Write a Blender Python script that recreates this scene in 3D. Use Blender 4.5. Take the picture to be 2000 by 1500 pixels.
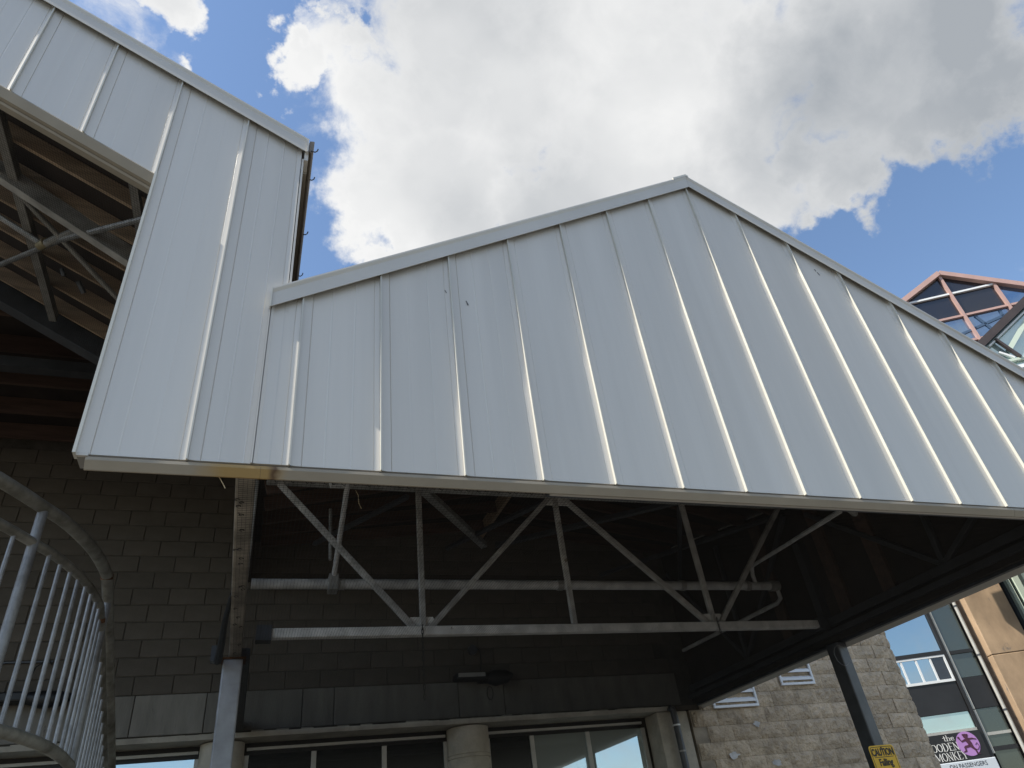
import bpy, bmesh, math, random
from mathutils import Vector, Matrix
random.seed(7)
rad = math.radians
E = 1.6                                    # eye height above the pavement (all heights below are given from eye level)
scn = bpy.context.scene
for o in list(bpy.data.objects): bpy.data.objects.remove(o)
C = scn.collection

# ------------------------------------------------------------------ camera
cam_d = bpy.data.cameras.new('camera'); cam_d.sensor_width = 36.0; cam_d.lens = 24.16
cam_d.clip_start = 0.05; cam_d.clip_end = 3000
cam = bpy.data.objects.new('camera', cam_d); C.objects.link(cam)
M = Matrix(((0.94256, -0.09752, -0.31947), (-0.31507, -0.57720, -0.75338), (-0.11093, 0.81076, -0.57477)))
cam.matrix_world = Matrix.Translation((0, 0, E)) @ M.to_4x4()
scn.camera = cam

# ------------------------------------------------------------------ light and exposure
SUN_DIR = Vector((-0.640, -0.040, 0.765)).normalized()
sun_d = bpy.data.lights.new('sun', 'SUN'); sun_d.energy = 4.6; sun_d.angle = rad(0.5); sun_d.color = (1.0, 0.94, 0.82)
sun = bpy.data.objects.new('sun', sun_d); C.objects.link(sun)
sun.rotation_euler = SUN_DIR.to_track_quat('Z', 'Y').to_euler(); sun.location = (-10, -3, 20)
scn.view_settings.view_transform = 'Standard'; scn.view_settings.look = 'None'
scn.view_settings.exposure = 0.70; scn.view_settings.gamma = 1.0
try: scn.view_settings.use_curve_mapping = False
except Exception: pass

world = bpy.data.worlds.new('World'); scn.world = world; world.use_nodes = True
wn = world.node_tree.nodes; wl = world.node_tree.links; wn.clear()
def wnode(t, **k):
    n = wn.new(t)
    for a, b in k.items(): setattr(n, a, b)
    return n
def wmath(op, a, b=None, c=None, clamp=False):
    n = wn.new('ShaderNodeMath'); n.operation = op; n.use_clamp = clamp
    for i, v in enumerate((a, b, c)):
        if v is None: continue
        if isinstance(v, (int, float)): n.inputs[i].default_value = v
        else: wl.new(v, n.inputs[i])
    return n.outputs[0]
tc = wnode('ShaderNodeTexCoord')
sky = wnode('ShaderNodeTexSky'); sky.sky_type = 'NISHITA'; sky.sun_disc = False
sky.sun_elevation = math.asin(SUN_DIR.z); sky.sun_rotation = math.atan2(SUN_DIR.x, SUN_DIR.y)
sky.altitude = 50; sky.air_density = 1.15; sky.dust_density = 0.25; sky.ozone_density = 2.6
def vnoise(scale, detail, rough):
    n = wnode('ShaderNodeTexNoise'); n.inputs['Scale'].default_value = scale; n.inputs['Detail'].default_value = detail; n.inputs['Roughness'].default_value = rough
    wl.new(tc.outputs['Generated'], n.inputs['Vector']); return n.outputs['Color']
def vop(op, a, b):
    n = wnode('ShaderNodeVectorMath', operation=op); wl.new(a, n.inputs[0])
    if isinstance(b, tuple): n.inputs[1].default_value = b
    else: wl.new(b, n.inputs[1])
    return n.outputs[0]
warp = vop('MULTIPLY', vop('SUBTRACT', vnoise(7.0, 9, 0.58), (0.5, 0.5, 0.5)), (0.30, 0.30, 0.30))
wdir = vop('NORMALIZE', vop('ADD', tc.outputs['Generated'], warp), (0, 0, 0))
def blob(d, r):
    n = wnode('ShaderNodeVectorMath', operation='DOT_PRODUCT'); wl.new(wdir, n.inputs[0])
    n.inputs[1].default_value = Vector(d).normalized()
    c = math.cos(rad(r))
    m = wnode('ShaderNodeMapRange'); wl.new(n.outputs['Value'], m.inputs['Value'])
    m.inputs['From Min'].default_value = c - (1 - c) * 1.2; m.inputs['From Max'].default_value = 1.0
    m.inputs['To Min'].default_value = -1.0; m.inputs['To Max'].default_value = 1.0
    return m.outputs[0]
POS = [((0.187, 0.473, 0.861), 11.0), ((0.441, 0.395, 0.806), 14.4), ((0.625, 0.208, 0.752), 10.5), ((0.232, 0.178, 0.956), 15.5),
       ((0.132, 0.62, 0.773), 7.5), ((0.51, 0.498, 0.702), 10.1), ((-0.164, 0.475, 0.864), 2.7), ((0.012, 0.495, 0.867), 3.0), ((0.710, 0.225, 0.667), 5.4), ((0.642, 0.380, 0.666), 5.0), ((0.212, 0.606, 0.766), 6.5), ((0.376, 0.561, 0.738), 7.0)]
NEG = [((0.755, 0.352, 0.553), 7.6), ((-0.075, 0.622, 0.78), 4.6), ((-0.085, 0.512, 0.855), 4.6), ((0.080, 0.725, 0.685), 3.8), ((0.050, 0.665, 0.745), 3.8), ((-0.03, 0.445, 0.893), 3.2), ((0.68, 0.47, 0.565), 5.2)]
def vmax(lst):
    r = lst[0]
    for b in lst[1:]: r = wmath('MAXIMUM', r, b)
    return r
pos = vmax([blob(*b) for b in POS]); neg = vmax([blob(*b) for b in NEG])
def noise(scale, detail, rough, dist=0.0, vec=None):
    n = wnode('ShaderNodeTexNoise'); n.inputs['Scale'].default_value = scale; n.inputs['Detail'].default_value = detail
    n.inputs['Roughness'].default_value = rough; n.inputs['Distortion'].default_value = dist
    wl.new(vec or tc.outputs['Generated'], n.inputs['Vector']); return n.outputs['Fac']
bg = wmath('MULTIPLY_ADD', noise(2.6, 3, 0.5), 3.0, -1.45)
base = wmath('MAXIMUM', pos, bg)
negc = wmath('MAXIMUM', neg, 0.0)
base = wmath('MULTIPLY_ADD', negc, -1.7, wmath('MULTIPLY_ADD', wmath('MAXIMUM', wmath('SUBTRACT', pos, 0.25), 0.0), 1.8, base))
fine = wmath('SUBTRACT', noise(11.0, 13, 0.64, 0.35), 0.5)
med = wmath('SUBTRACT', noise(4.5, 4, 0.5), 0.5)
dens = wmath('MULTIPLY_ADD', fine, 3.0, wmath('MULTIPLY_ADD', med, 0.8, wmath('MULTIPLY', base, 0.75)))
al = wnode('ShaderNodeMapRange'); al.interpolation_type = 'SMOOTHSTEP'; wl.new(dens, al.inputs['Value'])
al.inputs['From Min'].default_value = -0.25; al.inputs['From Max'].default_value = 0.95
al.inputs['To Min'].default_value = 0.0; al.inputs['To Max'].default_value = 0.98
# cloud light and shade: thin rims and lumps are white, thick middles grey
lump = noise(4.2, 5, 0.45, 0.15)
thick = wmath('MULTIPLY_ADD', lump, 2.0, wmath('MULTIPLY_ADD', wmath('MINIMUM', dens, 1.6), 0.20, -0.80))
shade = wmath('MAXIMUM', vmax([blob((0.658, 0.333, 0.675), 13.0), blob((0.716, 0.24, 0.656), 10.0)]), 0.0)
thick = wmath('MULTIPLY_ADD', wmath('MULTIPLY_ADD', shade, 0.85, thick), 0.62, 0.12, clamp=True)
cr = wnode('ShaderNodeValToRGB'); wl.new(thick, cr.inputs['Fac'])
e = cr.color_ramp.elements; e[0].position = 0.22; e[0].color = (0.575, 0.575, 0.57, 1); e[1].position = 0.98; e[1].color = (0.25, 0.268, 0.288, 1)
skm = wnode('ShaderNodeVectorMath', operation='SCALE'); wl.new(sky.outputs[0], skm.inputs[0]); skm.inputs['Scale'].default_value = 0.12
mix = wnode('ShaderNodeMix', data_type='RGBA'); wl.new(al.outputs[0], mix.inputs['Factor'])
wl.new(skm.outputs[0], mix.inputs['A']); wl.new(cr.outputs[0], mix.inputs['B'])
bgn = wnode('ShaderNodeBackground'); bgn.inputs['Strength'].default_value = 1.0; wl.new(mix.outputs['Result'], bgn.inputs['Color'])
wo = wnode('ShaderNodeOutputWorld'); wl.new(bgn.outputs[0], wo.inputs['Surface'])

# ------------------------------------------------------------------ helpers
def tag(o, label=None, cat=None, group=None, kind=None):
    if label: o['label'] = label
    if cat: o['category'] = cat
    if group: o['group'] = group
    if kind: o['kind'] = kind
    return o
def org(o):
    v = Vector((0, 0, 0))
    while o: v += o.location; o = o.parent
    return v
class MB:
    def __init__(s): s.v = []; s.f = []
    def add(s, vs, fs):
        b = len(s.v); s.v += [Vector(p) for p in vs]; s.f += [[b + i for i in f] for f in fs]; return s
    def box(s, x0, x1, y0, y1, z0, z1):
        return s.add([(x0,y0,z0),(x1,y0,z0),(x1,y1,z0),(x0,y1,z0),(x0,y0,z1),(x1,y0,z1),(x1,y1,z1),(x0,y1,z1)],
                     [(0,3,2,1),(4,5,6,7),(0,1,5,4),(1,2,6,5),(2,3,7,6),(3,0,4,7)])
    def beam(s, a, b, w, h, up=(0,0,1)):            # rectangular bar from a to b, w across, h along 'up'
        a = Vector(a); b = Vector(b); d = (b - a).normalized(); u = Vector(up); u = (u - d * u.dot(d)).normalized(); r = d.cross(u)
        vs = []
        for p in (a, b):
            for i, j in ((-1,-1),(1,-1),(1,1),(-1,1)): vs.append(p + r * (w/2*i) + u * (h/2*j))
        return s.add(vs, [(0,1,2,3),(7,6,5,4),(0,4,5,1),(1,5,6,2),(2,6,7,3),(3,7,4,0)])
    def tube(s, pts, r, n=10, cap=True):
        pts = [Vector(p) for p in pts]; rings = []; prev = None
        for i, p in enumerate(pts):
            d = (pts[min(i+1, len(pts)-1)] - pts[max(i-1, 0)]).normalized()
            if prev is None:
                a = Vector((0,0,1)) if abs(d.z) < 0.9 else Vector((1,0,0)); u = (a - d * a.dot(d)).normalized()
            else: u = (prev - d * prev.dot(d)).normalized()
            prev = u; w = d.cross(u); rr = r[i] if isinstance(r, (list, tuple)) else r
            rings.append([p + (u * math.cos(2*math.pi*k/n) + w * math.sin(2*math.pi*k/n)) * rr for k in range(n)])
        vs = [q for g in rings for q in g]; fs = []
        for i in range(len(pts)-1):
            for k in range(n): fs.append((i*n+k, i*n+(k+1)%n, (i+1)*n+(k+1)%n, (i+1)*n+k))
        if cap: fs += [tuple(range(n-1,-1,-1)), tuple((len(pts)-1)*n+k for k in range(n))]
        return s.add(vs, fs)
    def prism(s, poly, vec):                         # closed polygon extruded along vec
        n = len(poly); v = Vector(vec); vs = [Vector(p) for p in poly] + [Vector(p) + v for p in poly]
        return s.add(vs, [tuple(range(n)), tuple(range(2*n-1, n-1, -1))] + [(i, n+i, n+(i+1)%n, (i+1)%n) for i in range(n)])
    def mesh(s, name, off=Vector((0,0,0)), smooth=False):
        me = bpy.data.meshes.new(name); me.from_pydata([tuple(p - off) for p in s.v], [], s.f)
        bm = bmesh.new(); bm.from_mesh(me); bmesh.ops.recalc_face_normals(bm, faces=bm.faces); bm.to_mesh(me); bm.free()
        if smooth:
            me.polygons.foreach_set('use_smooth', [True]*len(me.polygons))
            try: me.set_sharp_from_angle(angle=rad(40))
            except Exception: pass
        return me
    def build(s, name, mat, parent=None, label=None, kind=None, smooth=False, bevel=0, raw=False):
        off = org(parent) - (Vector((0,0,0)) if raw else Vector((0,0,E)))
        me = s.mesh(name, off, smooth); me.materials.append(mat)
        return link(name, me, parent, label, kind, bevel)
def link(name, me, parent=None, label=None, kind=None, bevel=0):
    o = bpy.data.objects.new(name, me); C.objects.link(o); o.parent = parent
    if label: o['label'] = label
    if kind: o['kind'] = kind
    if bevel:
        m = o.modifiers.new('bevel', 'BEVEL'); m.width = bevel; m.segments = 2; m.limit_method = 'ANGLE'
    return o
def thing(name, loc, label, cat, group=None):
    o = bpy.data.objects.new(name, None); C.objects.link(o); o.location = (loc[0], loc[1], loc[2] + E); o.empty_display_size = 0.2
    return tag(o, label, cat, group)

# ------------------------------------------------------------------ materials
MATS = {}
def mat(name, col, rough=0.6, metal=0.0, var=0.0, vscale=3.0, bump=0.0, bscale=40.0, col2=None, spec=None, detail=6, stretch=None, fleck=None, coord='Object', bdist=0.01):
    if name in MATS: return MATS[name]
    m = bpy.data.materials.new(name); m.use_nodes = True; N = m.node_tree.nodes; L = m.node_tree.links
    b = N['Principled BSDF']; b.inputs['Roughness'].default_value = rough; b.inputs['Metallic'].default_value = metal
    if spec is not None: b.inputs['Specular IOR Level'].default_value = spec
    b.inputs['Base Color'].default_value = (*col, 1)
    t = N.new('ShaderNodeTexCoord'); src = t.outputs['Object']
    g = N.new('ShaderNodeNewGeometry')
    if coord == 'World': src = g.outputs['Position']
    if stretch:
        mp = N.new('ShaderNodeMapping'); mp.inputs['Scale'].default_value = stretch; L.new(src, mp.inputs['Vector']); src = mp.outputs[0]
    if var or col2:
        n = N.new('ShaderNodeTexNoise'); n.inputs['Scale'].default_value = vscale; n.inputs['Detail'].default_value = detail; n.inputs['Roughness'].default_value = 0.6
        L.new(src, n.inputs['Vector'])
        r = N.new('ShaderNodeValToRGB'); L.new(n.outputs['Fac'], r.inputs['Fac'])
        c2 = col2 or tuple(c * (1 - var) for c in col)
        r.color_ramp.elements[0].position = 0.33; r.color_ramp.elements[0].color = (*c2, 1)
        r.color_ramp.elements[1].position = 0.66; r.color_ramp.elements[1].color = (*(tuple(min(1, c * (1 + var * 0.5)) for c in col)), 1)
        out = r.outputs[0]
        if fleck:                                    # (colour, scale, threshold)
            n3 = N.new('ShaderNodeTexNoise'); n3.inputs['Scale'].default_value = fleck[1]; n3.inputs['Detail'].default_value = 5; n3.inputs['Roughness'].default_value = 0.7
            L.new(src, n3.inputs['Vector'])
            mr = N.new('ShaderNodeMapRange'); L.new(n3.outputs['Fac'], mr.inputs['Value']); mr.inputs['From Min'].default_value = fleck[2]; mr.inputs['From Max'].default_value = fleck[2] + 0.06
            mx = N.new('ShaderNodeMix'); mx.data_type = 'RGBA'; L.new(mr.outputs[0], mx.inputs['Factor']); L.new(out, mx.inputs['A']); mx.inputs['B'].default_value = (*fleck[0], 1)
            out = mx.outputs['Result']
        oi = N.new('ShaderNodeObjectInfo'); hv = N.new('ShaderNodeHueSaturation'); L.new(out, hv.inputs['Color'])
        mr2 = N.new('ShaderNodeMapRange'); L.new(oi.outputs['Random'], mr2.inputs['Value']); mr2.inputs['To Min'].default_value = 1 - var*0.5; mr2.inputs['To Max'].default_value = 1 + var*0.4
        L.new(mr2.outputs[0], hv.inputs['Value']); L.new(hv.outputs[0], b.inputs['Base Color'])
    if bump:
        n2 = N.new('ShaderNodeTexNoise'); n2.inputs['Scale'].default_value = bscale; n2.inputs['Detail'].default_value = 5
        L.new(src, n2.inputs['Vector'])
        bp = N.new('ShaderNodeBump'); bp.inputs['Strength'].default_value = bump; bp.inputs['Distance'].default_value = bdist
        L.new(n2.outputs['Fac'], bp.inputs['Height']); L.new(bp.outputs[0], b.inputs['Normal'])
    MATS[name] = m; return m
panel_m = mat('painted_panel', (0.62, 0.592, 0.545), 0.40, 0.16, var=0.055, vscale=1.3, bump=0.06, bscale=1.1, detail=5, coord='World', stretch=(4.0, 4.0, 0.25))
seam_m = mat('painted_seam', (0.56, 0.55, 0.50), 0.42, 0.1, var=0.06, vscale=6)
trim_m = mat('painted_trim', (0.57, 0.545, 0.50), 0.42, 0.12, var=0.06, vscale=2.5, bump=0.05, bscale=3)
beige_m = mat('beige_flashing', (0.30, 0.262, 0.205), 0.5, 0.0, var=0.12, vscale=3)
galv_m = mat('galvanised_steel', (0.42, 0.42, 0.42), 0.45, 0.55, var=0.3, vscale=14, bump=0.12, bscale=60)
bar_m = mat('zinc_bar', (0.34, 0.35, 0.365), 0.5, 0.35, var=0.35, vscale=10, bump=0.2, bscale=50)
rail_m = mat('dirty_galvanised_rail', (0.36, 0.35, 0.31), 0.5, 0.4, var=0.5, vscale=7, bump=0.2, bscale=50, col2=(0.17,0.16,0.13), fleck=((0.16,0.07,0.03), 7, 0.72))
steel_m = mat('grey_painted_steel', (0.33, 0.32, 0.30), 0.55, 0.1, var=0.35, vscale=7, bump=0.15, bscale=40, fleck=((0.5,0.5,0.47), 18, 0.73))
pale_steel_m = mat('pale_painted_steel', (0.74, 0.72, 0.69), 0.6, 0.0, var=0.3, vscale=8, bump=0.15, bscale=40, fleck=((0.30,0.27,0.23), 10, 0.66))
web_steel_m = mat('weathered_web_steel', (0.52, 0.50, 0.47), 0.6, 0.0, var=0.4, vscale=7, bump=0.15, bscale=40, fleck=((0.22,0.18,0.14), 9, 0.64))
grey_pipe_m = mat('grey_painted_pipe', (0.56, 0.55, 0.54), 0.55, 0.0, var=0.35, vscale=6, bump=0.15, bscale=40, fleck=((0.75,0.74,0.70), 16, 0.70))
dsteel_m = mat('dark_painted_steel', (0.06, 0.063, 0.07), 0.42, 0.1, var=0.3, vscale=5, bump=0.1, bscale=30)
lsteel_m = mat('pale_painted_post', (0.34, 0.36, 0.40), 0.5, 0.15, var=0.3, vscale=5, bump=0.15, bscale=30, fleck=((0.6,0.6,0.58), 11, 0.70))
wrap_m = mat('weathered_beam', (0.31, 0.28, 0.235), 0.8, 0, var=0.5, vscale=4, bump=0.5, bscale=30, fleck=((0.10,0.09,0.08), 9, 0.66))
rust_m = mat('rusted_steel', (0.16, 0.075, 0.035), 0.8, 0.0, var=0.4, vscale=18, bump=0.4, bscale=60)
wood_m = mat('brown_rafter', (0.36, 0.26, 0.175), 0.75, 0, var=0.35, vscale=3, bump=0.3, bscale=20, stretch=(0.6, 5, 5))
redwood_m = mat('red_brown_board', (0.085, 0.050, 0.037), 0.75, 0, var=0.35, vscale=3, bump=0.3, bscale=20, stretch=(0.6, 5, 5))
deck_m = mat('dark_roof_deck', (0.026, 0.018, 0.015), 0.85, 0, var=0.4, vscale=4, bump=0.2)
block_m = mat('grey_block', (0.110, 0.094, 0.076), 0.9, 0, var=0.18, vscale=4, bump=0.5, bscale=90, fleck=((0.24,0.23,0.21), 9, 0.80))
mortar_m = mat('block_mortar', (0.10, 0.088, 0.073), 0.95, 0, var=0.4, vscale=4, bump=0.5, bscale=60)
conc_m = mat('stained_concrete', (0.22, 0.205, 0.178), 0.85, 0, var=0.24, vscale=2.5, bump=0.4, bscale=30, stretch=(2.5, 2.5, 0.5), fleck=((0.09,0.08,0.07), 6, 0.66))
cream_m = mat('cream_concrete', (0.42, 0.385, 0.32), 0.8, 0, var=0.25, vscale=4, bump=0.35, bscale=40, fleck=((0.16,0.12,0.09), 8, 0.68))
split_m = mat('split_face_block', (0.51, 0.41, 0.295), 0.9, 0, var=0.30, vscale=6, bump=1.0, bscale=26, bdist=0.035, coord='World', fleck=((0.33,0.275,0.21), 24, 0.60))
splitmort_m = mat('split_face_mortar', (0.34, 0.29, 0.225), 0.95, 0, var=0.3, vscale=5, bump=0.3)
alum_m = mat('grey_aluminium_frame', (0.46, 0.45, 0.42), 0.45, 0.3, var=0.12, vscale=5)
white_m = mat('white_frame', (0.74, 0.76, 0.78), 0.45, 0, var=0.06, vscale=4)
black_m = mat('black_plastic', (0.012, 0.012, 0.013), 0.5)
bpanel_m = mat('black_spandrel', (0.018, 0.018, 0.02), 0.45, 0.0, var=0.2, vscale=2)
net_m = mat('black_net_cord', (0.02, 0.02, 0.02), 0.7)
asph_m = mat('asphalt', (0.07, 0.066, 0.06), 0.9, 0, var=0.25, vscale=1.5, bump=0.4, bscale=80)
pave_m = mat('concrete_pavement', (0.17, 0.155, 0.13), 0.85, 0, var=0.2, vscale=1.5, bump=0.3, bscale=60)
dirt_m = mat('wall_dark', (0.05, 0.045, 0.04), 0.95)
copper_m = mat('salmon_frame', (0.50, 0.325, 0.285), 0.4, 0.15, var=0.08, vscale=2)
brown_m = mat('dark_brown_frame', (0.055, 0.042, 0.04), 0.45, 0.1, var=0.15)
pier_m = mat('buff_concrete_pier', (0.44, 0.31, 0.20), 0.85, 0, var=0.30, vscale=0.9, bump=0.3, bscale=18, fleck=((0.24,0.19,0.15), 2.4, 0.62), coord='World', stretch=(1.4,1.4,0.8))
yellow_m = mat('yellow_sign', (0.78, 0.47, 0.02), 0.45, 0, var=0.05, vscale=8)
ink_m = mat('black_ink', (0.02, 0.018, 0.015), 0.5)
wht_ink = mat('white_lettering', (0.75, 0.75, 0.73), 0.5)
purple_m = mat('purple_disc', (0.42, 0.22, 0.52), 0.5)
maroon_m = mat('maroon_figure', (0.075, 0.02, 0.045), 0.5)
pale_m = mat('pale_blue_sign', (0.55, 0.60, 0.66), 0.5)
nest_m = mat('dry_straw', (0.55, 0.45, 0.28), 0.8)
def glass(name, tint, refl, rough=0.02, wav=0.0, body=(0.01, 0.012, 0.014)):
    m = bpy.data.materials.new(name); m.use_nodes = True; N = m.node_tree.nodes; L = m.node_tree.links
    out = N['Material Output']; b = N['Principled BSDF']; b.inputs['Base Color'].default_value = (*body, 1); b.inputs['Roughness'].default_value = 0.25
    gl = N.new('ShaderNodeBsdfGlossy'); gl.inputs['Color'].default_value = (*tint, 1); gl.inputs['Roughness'].default_value = rough
    fr = N.new('ShaderNodeFresnel'); fr.inputs['IOR'].default_value = 1.5
    mr = N.new('ShaderNodeMapRange'); L.new(fr.outputs[0], mr.inputs['Value']); mr.inputs['To Min'].default_value = refl; mr.inputs['To Max'].default_value = 1.0
    ms = N.new('ShaderNodeMixShader'); L.new(mr.outputs[0], ms.inputs[0]); L.new(b.outputs[0], ms.inputs[1]); L.new(gl.outputs[0], ms.inputs[2]); L.new(ms.outputs[0], out.inputs['Surface'])
    if wav:
        t = N.new('ShaderNodeTexCoord'); n = N.new('ShaderNodeTexNoise'); n.inputs['Scale'].default_value = 0.8; L.new(t.outputs['Object'], n.inputs['Vector'])
        bp = N.new('ShaderNodeBump'); bp.inputs['Strength'].default_value = wav; bp.inputs['Distance'].default_value = 0.05; L.new(n.outputs['Fac'], bp.inputs['Height']); L.new(bp.outputs[0], gl.inputs['Normal'])
    return m
dglass_m = glass('dark_window_glass', (0.8, 0.85, 0.9), 0.0)
rglass_m = glass('coated_window_glass', (0.72, 0.86, 0.95), 0.55, wav=0.02, body=(0.42, 0.46, 0.42))
bglass_m = glass('blue_reflecting_glass', (0.58, 0.68, 0.76), 0.60, wav=0.03)
tglass_m = glass('dim_interior_glass', (0.8, 0.9, 0.92), 0.02, wav=0.05, body=(0.03, 0.038, 0.034))
sglass_m = glass('pale_green_glass', (0.75, 0.9, 0.9), 0.35, wav=0.05, body=(0.28, 0.36, 0.36))
nglass_m = glass('smoked_glass', (0.55, 0.6, 0.7), 0.02, body=(0.012, 0.012, 0.016))
tinglass_m = glass('tinted_blue_glass', (0.45, 0.6, 0.8), 0.45, wav=0.08, body=(0.02, 0.05, 0.10))

# ------------------------------------------------------------------ ground
g = MB().add([(-400,-400,-1.6),(400,-400,-1.6),(400,400,-1.6),(-400,400,-1.6)], [(0,1,2,3)]).build('ground', asph_m); tag(g, kind='structure')
p = MB().box(-14, 16, 0.9, 30, -1.62, -1.48).build('pavement', pave_m); tag(p, kind='structure')

# ------------------------------------------------------------------ facade numbers
YP, YR, YT = 2.84, 2.815, 2.803            # panel plane, seam tips, trim face
S = 0.4075; X0 = 0.0775                   # seam spacing, first seam right of the leg
APX, APZ, SL = 2.957, 4.312, 0.604        # gable: lower edge of rake trim
def gable(x): return APZ - SL * abs(x - APX)
def wing(x): return 3.802 - 0.605 * x     # lower edge of the wing rake trim
def wcut(x): return 3.617 - 0.595 * (x + 1.2)   # sloping lower edge of the wing
ZB = 1.578
XR = 5.92                                 # right end of the gable canopy

def panel_mesh(x0, x1, zb, zt, ribs=1.0, y=YP):
    w = x1 - x0; pr = [(x0 + 0.004, -0.009), (x0 + 0.050, -0.0008), (x0 + 0.0525, 0.0012 + 0.0018 * ribs), (x0 + 0.055, 0.0)]
    if w > 0.3:
        for fx in (0.375, 0.665):
            c = x0 + w * fx + random.uniform(-0.004, 0.004); d = 0.0022 * ribs * random.choice((0.3, 0.6, 1.0)) * random.choice((1, 1, -1))
            pr += [(c - 0.006, 0.0), (c - 0.001, -d), (c + 0.006, 0.0)]
    if w < 0.2: pr = pr[:1] + [(x0 + 0.02, 0.0)]
    pr += [(x1 - 0.034, 0.0), (x1 - 0.0315, 0.0018), (x1 - 0.029, -0.0008), (x1 - 0.004, -0.006)]
    vs = []; fs = []
    for x, dy in pr: vs += [(x, y + dy, zb(x)), (x, y + dy, zt(x))]
    for i in range(len(pr) - 1): fs.append((2*i, 2*i+2, 2*i+3, 2*i+1))
    b = MB().add(vs, fs)
    n = len(vs); hem = []                               # folded hem along the lower edge
    x, xe = pr[0][0], pr[-1][0]
    b.add([(x, y - 0.004, zb(x)), (xe, y - 0.004, zb(xe)), (xe, y + 0.014, zb(xe) - 0.004), (x, y + 0.014, zb(x) - 0.004)], [(0, 1, 2, 3)])
    return b
def seam(x, zb, zt, parent):
    j = random.uniform(-0.0015, 0.0015); y0 = YR + random.uniform(-0.0015, 0.0015)
    b = MB(); b.prism([(x - 0.0035, YP + 0.002, zb + 0.002), (x - 0.0035 + j, y0, zb), (x + 0.0035 + j, y0, zb), (x + 0.0035, YP + 0.002, zb + 0.002)], (-j, 0, zt - zb))   # folded upstand
    return b.build('seam', seam_m, parent)
def strip(prof, pts, mat_, name, parent, **k):
    """profile [(dy, dz)] swept along points (x, z) in the facade plane, y given by profile"""
    vs = []; fs = []; n = len(prof)
    for x, z in pts:
        for y, dz in prof: vs.append((x, y, z + dz))
    for i in range(len(pts) - 1):
        for j in range(n): fs.append((i*n + j, i*n + (j+1) % n, (i+1)*n + (j+1) % n, (i+1)*n + j))
    fs += [tuple(range(n)), tuple((len(pts)-1)*n + j for j in range(n-1, -1, -1))]
    return MB().add(vs, fs).build(name, mat_, parent, **k)

# ------------------------------------------------------------------ stair canopy (the wing and its leg)
wing_t = thing('stair_canopy', (-0.36, YP, ZB), 'tall grey metal clad wing at left with sloping top and leg beside the gable', 'canopy')
LX = -0.757                                # left edge of the leg
xs = [LX - S * k for k in range(0, 9)]
for k in range(8):
    x1, x0 = xs[k], xs[k+1]
    panel_mesh(x0, x1, lambda x: wcut(x) + 0.012, lambda x: wing(x) + 0.105).build('panel', panel_m, wing_t)
    seam(x1, wcut(x1) + (0.004 if k else 0.012), wing(x1) + 0.06, wing_t)
xa = -0.3395
panel_mesh(LX, xa, lambda x: ZB, lambda x: wing(x) + 0.105).build('panel', panel_m, wing_t)
panel_mesh(xa, -0.002, lambda x: ZB, lambda x: wing(x) + 0.105).build('panel', panel_m, wing_t)
seam(xa, ZB - 0.004, wing(xa) + 0.06, wing_t)
MB().box(LX - 0.006, LX + 0.006, YR - 0.004, YP + 0.03, ZB - 0.006, wcut(LX) + 0.01).build('corner_trim', seam_m, wing_t)
MB().box(LX + 0.006, LX + 0.05, YR + 0.012, YP - 0.004, ZB - 0.010, ZB + 0.004).build('corner_trim', trim_m, wing_t)
MB().box(-0.0015, 0.010, YP - 0.006, YP + 0.06, ZB + 0.9, wing(0.0) - 0.05).build('corner_trim', trim_m, wing_t)
MB().box(0.0, 0.034, YP + 0.065, 5.2, 3.70, 3.72).build('eave_soffit', beige_m, wing_t)
MB().box(0.0105, 0.034, 2.816, 5.2, 3.7205, 3.90).build('eave_board', trim_m, wing_t)
# rake trim of the wing
RAKE = [(YT + 0.004, 0.0), (YT, 0.0), (YT, 0.092), (YT - 0.009, 0.112), (YT - 0.009, 0.124), (YP + 0.2, 0.150), (YP + 0.2, 0.135), (YT + 0.004, 0.112)]
strip(RAKE, [(xs[8], wing(xs[8])), (0.02, wing(0.02))], trim_m, 'rake_trim', wing_t)
MB().box(0.0205, 0.030, YT - 0.012, YP + 0.10, wing(0.02) - 0.01, wing(0.02) + 0.118).build('trim_end_cap', trim_m, wing_t)
# sloping lower flashing and its returned underside
xl = xs[8]
strip([(YP - 0.012, 0.006), (YP - 0.018, -0.006), (YP + 0.012, -0.058), (YP + 0.06, -0.064), (YP + 0.06, -0.052), (YP + 0.012, -0.045), (YP + 0.012, 0.006)],
      [(xl, wcut(xl)), (LX - 0.008, wcut(LX - 0.008))], beige_m, 'drip_flashing', wing_t)
strip([(YP + 0.035, -0.066), (YP + 0.045, -0.078), (YP + 0.085, -0.080), (YP + 0.085, -0.066)],
      [(xl, wcut(xl)), (LX - 0.008, wcut(LX - 0.008))], beige_m, 'drip_flashing', wing_t)
# sheathing behind the panels
sh = MB(); sh.prism([(xl, YP + 0.02, wcut(xl) - 0.03), (LX, YP + 0.02, wcut(LX) - 0.03), (LX, YP + 0.02, wing(LX) + 0.05), (xl, YP + 0.02, wing(xl) + 0.05)], (0, 0.10, 0))
sh.prism([(LX + 0.001, YP + 0.02, ZB), (-0.004, YP + 0.02, ZB), (-0.004, YP + 0.02, wing(0.0) + 0.05), (LX + 0.001, YP + 0.02, wing(LX) + 0.05)], (0, 0.10, 0))
sh.build('sheathing', mat('mill_steel_liner', (0.30, 0.29, 0.27), 0.5, 0.2, var=0.2), wing_t)
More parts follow.
